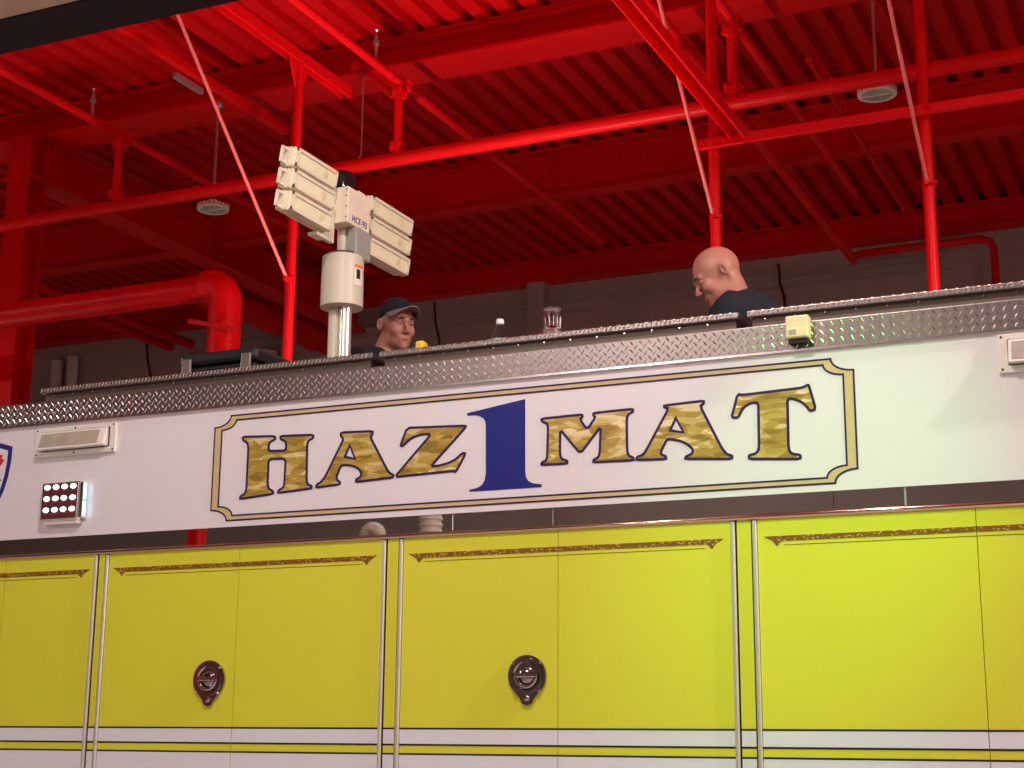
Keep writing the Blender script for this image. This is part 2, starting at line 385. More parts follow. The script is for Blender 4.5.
# hooked hanger wire above the light tower
t = thing('hanger_wire', 'thin hooked wire hanging between the light tower and the riser', 'wire', (-5.5, 4.42, 5.6))
MB().obox((-5.5, 4.55, 6.44), ((0, 1, 0), (1, 0, 0), (0, 0, 1)), (0.28, 0.03, 0.025)).build('bracket', 'red', t)
MB().cyl((-5.5, 4.40, 6.45), (-5.5, 4.40, 5.78), 0.006, n=6).cyl((-5.5, 4.40, 5.80), (-5.56, 4.36, 5.62), 0.006, n=6).build('wire', 'steel', t)

# posts with sway braces
def post(X, Y, ztop, label, by, bz, r=0.032, group='red support posts behind the truck'):
    t = thing('support_post', label, 'post', (X, Y, 0), group)
    MB().cyl((X, Y, 0.012), (X, Y, ztop), r, n=14).build('pipe', 'red_gloss', t, smooth=True)
    MB().box(X - 0.09, X + 0.09, Y - 0.09, Y + 0.09, 0, 0.014).build('base_plate', 'red', t)
    p0 = Vector((X, Y - 0.04, bz)); d = Vector((0, -1, by)).normalized()
    p1 = p0 + d * 3.0
    if p1.z > ZD - 0.02: p1 = p0 + d * ((ZD - 0.02 - p0.z) / d.z)
    MB().cyl(p0, p1, 0.011, n=10).build('brace_rod', 'brace', t, smooth=True)
    b = MB().lathe((X, Y, bz - 0.02), [(r + 0.004, 0), (r + 0.004, 0.04)], 14).box(X - 0.008, X + 0.008, Y - 0.065, Y - r, bz - 0.015, bz + 0.02).cyl((X - 0.02, Y - 0.05, bz), (X + 0.055, Y - 0.05, bz), 0.007, n=8)
    b.build('bracket', 'red_gloss', t)
    return t
M['brace'] = mat('pale_red_rod', (0.85, 0.16, 0.15), 0.3)
pL = post(-5.08, 2.90, 5.85, 'red post with a flared top holding the left door track', 1.0, 4.37)
# flared gusset at the top of the left post
gm = MB()
for xo in (-0.006, 0.006):
    gm.add([(-5.08 + xo, 2.77, 5.84), (-5.08 + xo, 3.03, 5.84), (-5.08 + xo, 2.93, 5.62), (-5.08 + xo, 2.87, 5.62)], [(0, 1, 2, 3)])
gm.add(gm.v[:8], [(0, 4, 5, 1), (1, 5, 6, 2), (2, 6, 7, 3), (3, 7, 4, 0)])
gm.build('gusset', 'red_gloss', pL)
post(-2.495, 3.32, ZD, 'red post behind the bald person', 1.05, 4.54)
post(-1.305, 3.36, ZD, 'rightmost red post standing behind the truck', 0.78, 4.58)
t = thing('door_track', 'red angle iron door track carried by the left post', 'door track', (-5.09, 2, 5.87))
MB().box(-5.13, -5.05, 0.4, 3.50, 5.87, 5.876).box(-5.13, -5.124, 0.4, 3.50, 5.81, 5.87).build('angle', 'red_gloss', t)
MB().box(-5.06, -5.05, 0.4, 3.50, 5.80, 5.87).build('lip', 'red_gloss', t)
t = thing('door_track', 'red double angle door track crossing in front of the middle post', 'door track', (-2.32, 2, 5.0))
MB().box(-2.37, -2.28, 0.2, 3.30, 5.03, 5.036).box(-2.37, -2.364, 0.2, 3.30, 4.97, 5.03).build('angle', 'red_gloss', t)
MB().box(-2.29, -2.28, 0.2, 3.30, 4.965, 5.03).build('lip', 'red_gloss', t)
t = thing('cross_bar', 'red horizontal angle bar joining the middle and right posts', 'bar', (-1.5, 3.3, 4.98))
MB().box(-2.60, XR - 0.05, 3.255, 3.262, 4.955, 5.01).box(-2.60, XR - 0.05, 3.262, 3.285, 4.955, 4.961).build('angle', 'red_gloss', t)
for xx in (-2.55, -2.49, -2.42, -2.36, -1.32, -1.27):
    MB().cyl((xx, 3.24, 4.99), (xx, 3.262, 4.99), 0.011, n=6).build('bolt', 'red_gloss', t)

# exhaust duct: vertical run, elbow, horizontal run to the left
XD, YD, RD = -5.985, 3.5, 0.112
t = thing('exhaust_duct', 'thick glossy red duct rising behind the black case and bending left', 'duct', (XD, YD, 0))
arc = [(XD, YD, 0.01), (XD, YD, 4.38)] + [(XD - 0.12 + 0.12 * math.cos(a), YD, 4.49 + 0.12 * math.sin(a)) for a in [i * PI / 20 for i in range(0, 11)]]
MB().tube(arc[:2] + arc[2:], RD, 24).build('riser_and_elbow', 'red_gloss', t, smooth=True)
MB().cyl((XD - 0.12, YD, 4.605), (XL + 0.1, YD, 4.605), 0.090, n=22).build('horizontal_run', 'red', t, smooth=True)
MB().lathe((XD - 0.14, YD, 4.61), [(0.114, -0.02), (0.114, 0.02)], 22, ax=(1, 0, 0)).build('collar', 'red_gloss', t, smooth=True)
bt = MB()
for zz in (4.40, 4.33, 4.26, 4.16):
    bt.lathe((XD, YD, zz), [(RD + 0.003, -0.006), (RD + 0.003, 0.006)], 24)
bt.build('seam_band', 'red_gloss', t, smooth=True)
MB().obox((-5.99, 3.378, 4.30), ((0.97, 0.0, -0.24), (0, 0, 1), (0, 1, 0)), (0.21, 0.016, 0.004)).build('support_strap', 'red', t)
t = thing('exhaust_duct', 'dark red duct ending round at the back wall behind the left post', 'duct', (-9.2, 8, 6.17))
MB().tube([(-9.23, 7.4, 6.06), (-9.23, 10.0, 6.11)], 0.16, 22).build('pipe', 'red', t, smooth=True)
MB().lathe((-9.23, 9.70, 6.10), [(0.175, -0.04), (0.175, 0.03)], 22, ax=(0, 1, 0)).build('end_flange', 'red', t, smooth=True)
for xx, lab in ((-11.25, 'left of two red pipes ending at the wall behind the duct'), (-10.95, 'right of two red pipes ending at the wall behind the duct')):
    tag(MB().cyl((xx, 7.2, 6.18), (xx, 9.75, 6.18), 0.055, n=14).build('wall_pipe', 'red', smooth=True), lab, 'pipe')
# pale and dark services on the back wall
for xx, r, zt, lab in ((-13.10, 0.075, 6.22, 'pale vertical pipe on the back wall next to the red column'), (-12.86, 0.07, 6.25, 'pale vertical pipe on the back wall, second from the column'), (-9.95, 0.12, 6.02, 'fat pale vertical pipe on the back wall behind the black case')):
    tag(MB().cyl((xx, YBK - r - 0.02, 0), (xx, YBK - r - 0.02, zt), r, n=16).build('wall_pipe', 'wall_pale', smooth=True), lab, 'pipe')
for pts, lab, m in (([(-7.80, 9.93, 6.40), (-7.78, 9.93, 6.15), (-7.73, 9.93, 5.95), (-7.72, 9.93, 5.0), (-7.72, 9.93, 0)], 'thin cable down the back wall beside the person in a cap', 'dark'),
                    ([(-3.88, 9.93, 6.35), (-3.87, 9.93, 6.15), (-3.83, 9.93, 6.0), (-3.80, 9.93, 5.0), (-3.80, 9.93, 0)], 'thin dark cable down the back wall right of the bald person', 'dark'),
                    ([(-11.75, 9.93, 6.33), (-11.72, 9.93, 6.1), (-11.66, 9.93, 5.9), (-11.66, 9.93, 0)], 'bent dark cable down the back wall left of the black case', 'dark'),
                    ([(-11.1, 9.93, 6.12), (-10.95, 9.93, 6.10), (-10.87, 9.93, 6.02), (-10.85, 9.93, 5.8), (-10.85, 9.93, 0)], 'rounded dark cable on the back wall just left of the case', 'dark')):
    tag(MB().tube(pts, 0.014, 8).build('wall_cable', m, smooth=True), lab, 'cable')

# open overhead door above the viewer (tan panels, black bottom seal)
od = thing('overhead_door', 'open tan overhead door with a black bottom seal at the upper left', 'garage door', (-5.0, -1.5, 5.0))
MB().box(-8.6, -2.45, 0.43, 0.725, 5.0, 5.06).build('bottom_seal', 'rubber', od, bevel=0.008)
for k in range(6):
    MB().box(-8.6, -2.45, 0.425 - 0.56 * (k + 1), 0.42 - 0.56 * k, 5.004, 5.06).build('door_section', 'door_tan', od, bevel=0.006)

# pendant lamps
def pendant(X, Y, Z, ztop, label, on, power=1.0):
    t = thing('pendant_lamp', label, 'lamp', (X, Y, Z), 'round high bay pendant lamps')
    R = 0.121
    q = MB().lathe((X, Y, Z), [(R * 0.80, 0.004), (R * 0.86, -0.010), (R, -0.008), (R, 0.004), (R * 0.75, 0.014), (R * 0.35, 0.040), (R * 0.3, 0.07), (R * 0.12, 0.075)], 36)
    q.build('housing', 'lamp_cream', t, smooth=True)
    fins = MB()
    for k in range(24):
        a = 2 * PI * k / 24; d = Vector((math.cos(a), math.sin(a), 0)); s = Vector((-d.y, d.x, 0))
        fins.obox(Vector((X, Y, Z + 0.010)) + d * R * 0.90, (d, s, (0, 0, 1)), (R * 0.12, 0.006, 0.018))
    fins.build('cooling_fins', 'lamp_cream', t)
    MB().lathe((X, Y, Z - 0.006), [(R * 0.80, 0.0), (R * 0.80, 0.008)], 32).build('diffuser', 'lamp_on' if on else 'lamp_grey', t)
    bar = MB().box(X - R * 0.8, X + R * 0.8, Y - 0.006, Y + 0.006, Z - 0.012, Z - 0.006); bar.build('lens_bar', 'lamp_cream', t)
    MB().cyl((X, Y, Z + 0.07), (X, Y, ztop), 0.011, n=10).build('stem', 'steel', t, smooth=True)
    MB().lathe((X, Y, ztop - 0.03), [(0.03, 0), (0.04, 0.01), (0.04, 0.03)], 14).build('canopy', 'steel', t, smooth=True)
    MB().lathe((X, Y, Z + 0.06), [(0.02, 0), (0.02, 0.04)], 10).build('hook', 'dark', t, smooth=True)
    if on:
        d = bpy.data.lights.new('lamp_light', 'SPOT'); d.energy = LAMP * power; d.color = (1.0, 0.90, 0.84); d.spot_size = math.radians(178); d.spot_blend = 0.25; d.shadow_soft_size = 0.09
        o = bpy.data.objects.new('lamp_light', d); COL.objects.link(o); o.parent = t; o.location = (0, 0, -0.03)
LAMP = 500
pA = atY(213, 209, 4.50); pB = atY(877, 94, 4.50)
pendant(pA.x, 4.50, pA.z, 6.46, 'unlit pendant lamp hanging left of the light tower', False)
pendant(pB.x, 4.50, pB.z, 6.46, 'unlit pendant lamp hanging beside the rightmost red post', False)
pendant(-6.7, -2.2, 5.5, ZD, 'lit pendant lamp over the viewer side, left of the camera', True)
pendant(-1.7, -2.2, 5.5, ZD, 'lit pendant lamp over the viewer side, above the camera', True)
pendant(-11.7, -2.2, 5.5, ZD, 'lit pendant lamp over the viewer side, at the far left', True)
pendant(3.3, -0.6, 5.5, ZD, 'added unseen pendant lamp past the right end of the truck', True, 2.6)  # added out of view and strengthened to light the mast from the right
pendant(-4.2, -6.4, 5.5, ZD, 'lit pendant lamp behind the viewer, in the middle', True)

# unseen uplights added behind the truck to brighten the red roof
def added_uplight(X, Y, energy, label):
    t = thing('added_uplight', label, 'added lamp', (X, Y, 0), None)
    MB().cyl((X, Y, 0.03), (X, Y, 2.12), 0.018, n=10).build('pole', 'black', t)
    for k in range(3):
        a = 2 * PI * k / 3 + 0.3
        MB().cyl((X, Y, 0.60), (X + 0.40 * math.cos(a), Y + 0.40 * math.sin(a), 0.011), 0.011, n=8).build('leg', 'black', t)
    MB().box(X - 0.14, X + 0.14, Y - 0.09, Y + 0.09, 2.12, 2.22).build('lamp_head', 'yellow', t, bevel=0.01)
    MB().box(X - 0.12, X + 0.12, Y - 0.07, Y + 0.07, 2.218, 2.228).build('lens', 'lamp_on', t)
    d = bpy.data.lights.new('added_uplight_beam', 'SPOT'); d.energy = energy; d.color = (1.0, 0.86, 0.76); d.spot_size = math.radians(114); d.spot_blend = 0.75; d.shadow_soft_size = 0.10
    o = bpy.data.objects.new('added_uplight_beam', d); COL.objects.link(o); o.parent = t; o.location = (0, 0, 2.25); o.rotation_euler = Vector((-0.10, -0.34, 1)).to_track_quat('-Z', 'Y').to_euler()
added_uplight(-3.9, 2.85, 590, 'added uplight on a tall stand hidden behind the truck, under the light tower')
added_uplight(-9.6, 2.85, 130, 'added uplight on a tall stand hidden behind the truck, at the far left')

# ribbed exhaust hoses on the viewer side, mirrored in the polished strip
def hose(pts, r, label):
    t = thing('exhaust_hose', label, 'hose', pts[-1], 'ribbed exhaust hoses')
    P_ = [Vector(p) for p in pts]; dense = []
    for a, b in zip(P_[:-1], P_[1:]):
        k = max(2, int((b - a).length / 0.0105)); dense += [a.lerp(b, i / k) for i in range(k)]
    rs = [r * (1.0 if (i // 2) % 2 else 0.88) for i in range(len(dense))]
    MB().tube(dense, rs, 16).build('ribbed_hose', 'hose', t, smooth=True)
    MB().cyl(P_[-1], P_[-1] - Vector((0, 0, 0.12)), r * 1.1, n=18).build('nozzle', 'steel', t)
hose([(-4.66, -4.0, 5.4), (-4.66, -4.0, 0.9)], 0.078, 'straight ribbed hose hanging, mirrored under the letter Z')
lp = [(-5.09 + 0.05 * math.cos(a), -4.0, 2.925 + 0.05 * math.sin(a)) for a in [PI - i * PI / 24 for i in range(25)]]
hose([(-5.14, -4.0, 0.9)] + lp + [(-5.04, -4.0, 0.9)], 0.048, 'arched ribbed hose, mirrored left of the straight one')
t = thing('viewer_column', 'red column on the viewer side, mirrored in the polished strip', 'post', (-6.5, -4.0, 0))  # unseen red column, there for its reflection in the strip
MB().cyl((-6.5, -4.0, 0), (-6.5, -4.0, ZD), 0.07, n=16).build('pipe', 'red', t, smooth=True)

# green lamp added out of view to tint the truck side
t = thing('added_green_lamp', 'added green lamp hanging out of view to tint the truck side', 'signal', (0.2, -2.6, 4.3))
MB().box(0.08, 0.32, -2.68, -2.50, 4.15, 4.45).build('housing', 'black', t, bevel=0.01)
MB().lathe((0.2, -2.49, 4.3), [(0.08, -0.02), (0.08, 0.012), (0.05, 0.03)], 20, ax=(0, 1, 0)).build('lens', 'green_on', t, smooth=True)
MB().cyl((0.2, -2.6, 4.45), (0.2, -2.6, ZD), 0.012, n=8).build('stem', 'steel', t)
d = bpy.data.lights.new('added_green_spot', 'SPOT'); d.energy = 310; d.color = (0.22, 1.0, 0.30); d.spot_size = math.radians(25); d.spot_blend = 1.0; d.shadow_soft_size = 0.06
o = bpy.data.objects.new('added_green_spot', d); COL.objects.link(o); o.parent = t; o.location = (0, 0.16, 0)
o.rotation_euler = (Vector((-1.18, 0, 2.24)) - Vector((0.2, -2.44, 4.3))).to_track_quat('-Z', 'Y').to_euler()

# ================================================================== THE TRUCK
TX0, TX1 = -6.3, 1.45
T = thing('hazmat_truck', 'lime yellow and white hazmat truck with gold lettering and tread plate roof', 'truck', (-2.4, 1.2, 0))
bd = MB().box(TX0, TX1, 0.031, 2.42, 0.62, 2.80).box(TX0, TX1, 0.031, 0.78, 2.80, 2.95).box(TX0, TX1, 1.72, 2.42, 2.80, 2.95)
bd.build('body', 'white', T)
for wx in (-5.5, 0.6):
    for wy in (0.06, 2.02):
        w = MB().lathe((wx, wy, 0.48), [(0.30, 0), (0.46, 0.0), (0.48, 0.03), (0.48, 0.27), (0.46, 0.30), (0.30, 0.30)], 36, ax=(0, 1, 0)).build('wheel', 'rubber', T, smooth=True)
        MB().lathe((wx, wy - 0.01, 0.48), [(0.12, -0.03), (0.29, 0.0), (0.29, 0.04)], 24, ax=(0, 1, 0)).build('hub', 'chrome', w, smooth=True)

Z_TREAD0, Z_TREAD1, Z_BAND1, Z_BAND0, Z_ST = 2.860, 2.955, 2.397, 2.331, 1.660
up = MB().box(TX0, TX1, 0.0, 0.030, Z_BAND1, Z_TREAD0).build('upper_panel', 'white', T)
ms = MB().box(TX0, TX1, 0.006, 0.030, Z_BAND0, Z_BAND1 - 0.001).build('mirror_strip', 'mirror', T, label='polished steel strip mirroring the bay')
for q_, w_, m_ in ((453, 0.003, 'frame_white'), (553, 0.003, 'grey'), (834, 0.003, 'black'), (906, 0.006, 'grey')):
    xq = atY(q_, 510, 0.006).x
    MB().box(xq - w_ / 2, xq + w_ / 2, 0.005, 0.008, Z_BAND0 + 0.008, Z_BAND1 - 0.002).build('strip_line', m_, ms)  # thin pale and dark upright lines set on the strip
M['rail'] = mat('polished_copper_toned_rail', (0.66, 0.45, 0.38), 0.09, 1.0)
MB().cyl((TX0, -0.002, Z_BAND0 - 0.004), (TX1, -0.002, Z_BAND0 - 0.004), 0.009, n=16).build('trim_rail', 'rail', T, smooth=True)

# tread plate along the roof edge, with raised bars
tp = MB().box(TX0, TX1, -0.008, 0.030, Z_TREAD0, Z_TREAD1).build('tread_plate', 'alu', T, bevel=0.004)
MB().box(TX0, TX1, -0.011, 0.0, Z_TREAD0 - 0.003, Z_TREAD0 + 0.004).build('plate_lip', 'alu_tread', tp)
def tread_bar(mb, c, ax, nrm, L, W, H):
    c = Vector(c); ax = Vector(ax).normalized(); nrm = Vector(nrm).normalized(); s = nrm.cross(ax)
    vs = [c + ax * L, c + s * W, c - ax * L, c - s * W, c + ax * L * 0.55 + nrm * H, c - ax * L * 0.55 + nrm * H]
    mb.add(vs, [(0, 1, 5, 4), (1, 2, 5), (2, 3, 4, 5), (3, 0, 4)])
tb = MB(); PX = 0.0325; i = 0
x = TX0 + 0.02
while x < TX1 - 0.02:
    for j in range(4):
        z = Z_TREAD0 + 0.013 + j * 0.0275
        if z < Z_TREAD1 - 0.005: tread_bar(tb, (x, -0.008, z), (0.75, 0, 1), (0, -1, 0), 0.0140, 0.0036, 0.0024)
        z2 = z + 0.01375
        if z2 < Z_TREAD1 - 0.008: tread_bar(tb, (x + PX / 2, -0.008, z2), (-0.75, 0, 1), (0, -1, 0), 0.0140, 0.0036, 0.0024)
    x += PX
o = tb.build('tread_bars', 'alu_tread', tp); o['kind'] = 'stuff'

# hatch lids on the roof edge
lids = [(-4.385, -2.815, 'hatch lid under the black case'), (-2.785, -1.412, 'middle hatch lid under bottle and glasses'), (-1.386, 0.25, 'right hatch lid above the cream marker')]
LY = 0.030
for (xa, xb, lab) in lids:
    l = MB().box(xa, xb, LY, 0.74, 3.000, 3.021).build('hatch_lid', 'alu', T, bevel=0.004, label=lab)
    MB().box(xa + 0.015, xb - 0.015, LY + 0.02, 0.72, 2.950, 3.000).build('hatch_coaming', 'coaming', l)
    tb = MB(); x = xa + 0.01; k = 0
    while x < xb - 0.01:
        tread_bar(tb, (x, LY, 3.0105), (1.0 if k % 2 else 0.35, 0, 1 if k % 2 else 0.75), (0, -1, 0), 0.0115, 0.0034, 0.0026)
        for j in range(3):
            tread_bar(tb, (x, LY + 0.012 + 0.030 * j, 3.021), (1 if (k + j) % 2 else -1, 1, 0), (0, 0, 1), 0.013, 0.0034, 0.0024)
        x += 0.0165; k += 1
    o = tb.build('tread_bars', 'alu_tread', l); o['kind'] = 'stuff'
    rv = MB(); x = xa + 0.06
    while x < xb - 0.03:
        rv.lathe((x, LY + 0.018, 2.993), [(0.0045, 0), (0.003, 0.003)], 8, ax=(0, -1, 0)); x += 0.10
    o = rv.build('rivets', 'alu_tread', l); o['kind'] = 'stuff'

# doors
ZD0 = 0.80; ZTOP = Z_BAND0 - 0.012
def scroll_border(door, xa, xb, left_end, right_end):
    zt, zb = 2.263, 2.246
    s = [(xa, zt)]
    if left_end: s += [(xa + 0.030, zb), (xa + 0.042, zb - 0.016), (xa + 0.058, zb)]
    else: s += [(xa, zb)]
    if right_end: s += [(xb - 0.058, zb), (xb - 0.042, zb - 0.016), (xb - 0.030, zb), (xb, zt)]
    else: s += [(xb, zb), (xb, zt)]
    MB().plate([s], -0.0012, 0.0002).build('scroll_border', 'scroll', door)
    la = xa + (0.065 if left_end else 0); lb = xb - (0.065 if right_end else 0)
    MB().box(la, lb, -0.0010, 0.0002, 2.2330, 2.2348).build('pinstripe', 'pin', door)
M['pin'] = mat('thin_olive_line', (0.16, 0.13, 0.02), 0.4)
def handle(door, X, Z):
    def drop(s):
        pts = []
        for k in range(29):
            a = math.radians(-52 + k * 284 / 28); pts.append((X + s * 0.069 * math.cos(a), Z + 0.013 + s * 0.069 * math.sin(a)))
        pts += [(X - s * 0.026, Z - s * 0.060), (X - s * 0.017, Z - s * 0.078), (X, Z - s * 0.084), (X + s * 0.017, Z - s * 0.078), (X + s * 0.026, Z - s * 0.060)]
        return pts
    m = MB().plate([drop(1.0)], -0.010, 0.0)
    m.lathe((X, -0.010, Z + 0.013), [(0.060, -0.004), (0.058, 0.006), (0.048, 0.006), (0.043, 0.0012), (0.0005, 0.0006)], 32, ax=(0, -1, 0))
    ring = [(X + 0.036 * math.cos(a), -0.017, Z + 0.013 + 0.036 * math.sin(a)) for a in [math.radians(-185 + 190 * k / 20) for k in range(21)]]
    m.tube(ring, 0.0075, 10)
    m.cyl((X - 0.040, -0.017, Z + 0.013), (X + 0.040, -0.017, Z + 0.013), 0.0085, n=14)
    m.lathe((X, -0.0115, Z + 0.013), [(0.030, 0), (0.028, 0.002), (0.018, 0.006), (0.001, 0.0075)], 24, ax=(0, -1, 0))
    for bx, bz in ((-0.048, 0.054), (0.048, 0.054), (-0.044, -0.040), (0.044, -0.040)): m.sphere((X + bx, -0.011, Z + 0.002 + bz), 0.006, 8, 6)
    m.sphere((X, -0.011, Z - 0.060), (0.011, 0.007, 0.011), 12, 8)
    m.build('door_handle', 'handle', door, smooth=True, label='dark chrome teardrop latch with D ring')
M['handle'] = mat('dark_chrome', (0.42, 0.36, 0.37), 0.10, 1.0)
comps = [(-6.20, -4.99, -5.6, None), (-4.92, -4.005, -4.46, -4.57), (-3.951, -2.722, -3.338, -3.443), (-2.653, -1.441, -2.052, -2.161), (-1.369, 0.0, -0.683, None), (0.07, 1.40, 0.73, None)]
gap = 0.0022
for (xa, xb, xs, hx) in comps:
    for a, b, le, re in ((xa + 0.009, xs - gap / 2, True, False), (xs + gap / 2, xb - 0.009, False, True)):
        door = MB().box(a, b, 0.0, 0.030, ZD0, ZTOP).build('compartment_door', 'lime', T)
        MB().box(a, b, -0.0008, 0.0002, Z_ST - 0.052, Z_ST).build('white_stripe', 'stripe_white', door)
        MB().box(a, b, -0.0008, 0.0002, ZD0 + 0.01, Z_ST - 0.083).build('white_band', 'stripe_white', door)
        for z in (Z_ST + 0.002, Z_ST - 0.052, Z_ST - 0.083):
            MB().box(a, b, -0.0014, 0.0002, z - 0.003, z + 0.003).build('black_pinstripe', 'black', door)
        scroll_border(door, a + (0.020 if le else 0), b - (0.020 if re else 0), le, re)
        if hx and le: handle(door, hx, 1.822)
    # polished vertical hinge rods at both sides, with a dark gap beside
    for xe in (xa, xb):
        MB().cyl((xe, -0.002, ZD0), (xe, -0.002, ZTOP - 0.004), 0.0075, n=14).build('hinge_rod', 'rod', T, smooth=True)
        MB().box(xe - 0.012, xe + 0.012, 0.004, 0.030, ZD0, ZTOP).build('door_gap', 'black', T)
for a, b in zip(comps[:-1], comps[1:]):
    jm = MB().box(a[1] + 0.013, b[0] - 0.013, 0.0005, 0.030, ZD0, ZTOP).build('door_jamb', 'lime', T)
    MB().box(a[1] + 0.013, b[0] - 0.013, -0.0005, 0.001, Z_ST - 0.052, Z_ST).build('white_stripe', 'stripe_white', jm)
    MB().box(a[1] + 0.013, b[0] - 0.013, -0.0005, 0.001, ZD0 + 0.01, Z_ST - 0.083).build('white_band', 'stripe_white', jm)
    for z in (Z_ST + 0.002, Z_ST - 0.052, Z_ST - 0.083):
        MB().box(a[1] + 0.013, b[0] - 0.013, -0.0009, 0.001, z - 0.003, z + 0.003).build('black_pinstripe', 'black', jm)
MB().box(TX0, TX1, 0.0, 0.030, 0.62, 0.79).build('rub_rail', 'alu', T)

# ---- lettering, traced on the side panel
def pl(pts, ox, oy, sc):
    r = []
    for x, y in pts:
        p = atY(ox + x / sc, oy + y / sc, 0.0); r.append((p.x, p.z))
    return r
def chaikin(l, k=0.22):
    out = []
    m = len(l)
    for i in range(m):
        a, b = Vector(l[i]), Vector(l[(i + 1) % m])
        d = (b - a).length; kk = min(k, 0.010 / max(d, 1e-6))
        out += [tuple(a.lerp(b, kk)), tuple(a.lerp(b, 1 - kk))]
    return out
I_ = 1.0
LET = {}
LET['H'] = [pl([(254, 218), (443, 214), (446, 232), (418, 246), (407, 262), (405, 302), (509, 299), (510, 258), (502, 242), (477, 232), (476, 213), (669, 206), (670, 224), (642, 240), (634, 262), (630, 480), (638, 500), (661, 508), (659, 522), (464, 549), (463, 535), (492, 519), (499, 500), (507, 345), (406, 349), (400, 500), (408, 526), (433, 540), (431, 554), (238, 585), (239, 570), (264, 555), (275, 530), (287, 275), (280, 252), (255, 238)], 200, 400, 5.906)]
LET['A'] = [pl([(341.2, 432.6), (372.6, 431.2), (372.8, 434.4), (370.4, 437), (386.5, 468.5), (389.5, 473), (394, 475.2), (392.8, 477.6), (356.0, 482), (356.4, 479.4), (360.2, 477.3), (361.6, 474.6), (360.3, 470.3), (357, 467.6), (352.6, 465.9), (347, 465), (341.4, 465.2), (338.8, 471.1), (336.6, 477.5), (337.2, 480.4), (340.2, 482.1), (339.7, 484.4), (316.2, 487.6), (316.8, 484.6), (320.6, 482.6), (325.3, 477), (343.1, 440.6), (343.2, 438), (340.9, 436.4)], 0, 0, 1),
            pl([(350.0, 445.3), (355.3, 459), (345.0, 456.7)], 0, 0, 1)]
LET['Z'] = [pl([(430, 243), (806, 229), (802, 243), (580, 490), (640, 484), (700, 466), (745, 442), (785, 403), (805, 407), (742, 526), (726, 518), (352, 557), (585, 283), (530, 283), (480, 297), (440, 322), (402, 360), (388, 357), (398, 330)], 340, 390, 6.4)]
ONE = pl([(110, 213), (482, 122), (482, 590), (487, 622), (500, 645), (530, 661), (587, 668), (587, 685), (125, 715), (125, 703), (170, 693), (204, 674), (222, 645), (230, 600), (230, 290), (226, 262), (212, 243), (190, 231), (165, 226), (110, 228)], 450, 380, 6.4)
LET['M'] = [pl([(541.8, 418.8), (582.3, 414.6), (582.6, 417.2), (580.0, 419.3), (587.2, 429.8), (595.6, 417.5), (593.4, 415.6), (593.8, 413.1), (632.8, 409.0), (633.1, 411.8), (628.6, 414.2), (626.8, 418.0), (627.2, 450), (628.4, 455.6), (633.6, 457.8), (633.6, 460.2), (593.4, 462.3), (593.8, 459.7), (598, 457.8), (599.8, 454), (600.9, 426.5), (580.4, 453.6), (560.3, 429.6), (560.0, 454), (561.4, 459), (567.4, 460.8), (567.2, 463.5), (541.6, 465.0), (542.0, 462.4), (546, 460.9), (547.3, 457), (548.3, 428), (547.4, 423.6), (541.9, 421.6)], 0, 0, 1)]
LET['A2'] = [pl([(412, 228), (664, 198), (664, 216), (641, 231), (780, 500), (810, 538), (847, 549), (844, 569), (546, 569), (550, 554), (585, 540), (597, 520), (588, 500), (560, 475), (520, 456), (475, 446), (430, 442), (410, 480), (388, 528), (395, 543), (421, 551), (424, 570), (233, 576), (238, 557), (272, 545), (294, 520), (440, 246), (412, 241)], 600, 370, 6.4),
             pl([(486, 308), (536, 401), (449, 386)], 600, 370, 6.4)]
LET['T'] = [pl([(97, 243), (130, 247), (455, 207), (484, 190), (492, 208), (526, 325), (494, 336), (478, 312), (450, 287), (415, 271), (370, 265), (376, 535), (384, 560), (404, 572), (442, 576), (442, 598), (160, 598), (160, 577), (196, 570), (211, 552), (215, 530), (211, 289), (175, 289), (145, 303), (120, 328), (100, 372), (63, 371), (78, 320)], 720, 350, 5.4875)]
for ch, lab in (('H', 'gold leaf letter H'), ('A', 'gold leaf letter A beside H'), ('Z', 'gold leaf letter Z'), ('M', 'gold leaf letter M'), ('A2', 'gold leaf letter A beside T'), ('T', 'gold leaf letter T')):
    loops = [chaikin(l) if i == 0 else l for i, l in enumerate(LET[ch])]
    MB().plate(loops, -0.0012, 0.0001).build('letter', 'gold', up, label=lab)
    q = MB()
    for l in loops: q.stroke(l, 0.0088, -0.0018, 0.0001)
    q.build('letter_outline', 'line', up)
MB().plate([ONE], -0.0016, 0.0001).build('numeral', 'navy', up, label='tall navy blue numeral 1')

# ---- sign border with scooped corners
def scoop(x0, x1, z0, z1, rx, rz):
    out = []
    for cx, cz, a0 in ((x0, z0, 90), (x1, z0, 180), (x1, z1, 270), (x0, z1, 360)):
        for k in range(9):
            a = math.radians(a0 - 90 * k / 8); out.append((cx + rx * math.cos(a), cz + rz * math.sin(a)))
    return out
o_l = scoop(-3.478, -1.032, 2.421, 2.823, 0.072, 0.042)
i_l = scoop(-3.446, -1.065, 2.439, 2.805, 0.064, 0.036)
MB().plate([o_l, i_l[::-1]], -0.0010, 0.0001).build('sign_border', 'tan', up, label='tan sign border with scooped corners')
MB().stroke(o_l, 0.0060, -0.0016, 0.0001).build('border_line', 'line', up)
MB().stroke(i_l, 0.0060, -0.0016, 0.0001).build('border_line', 'line', up)

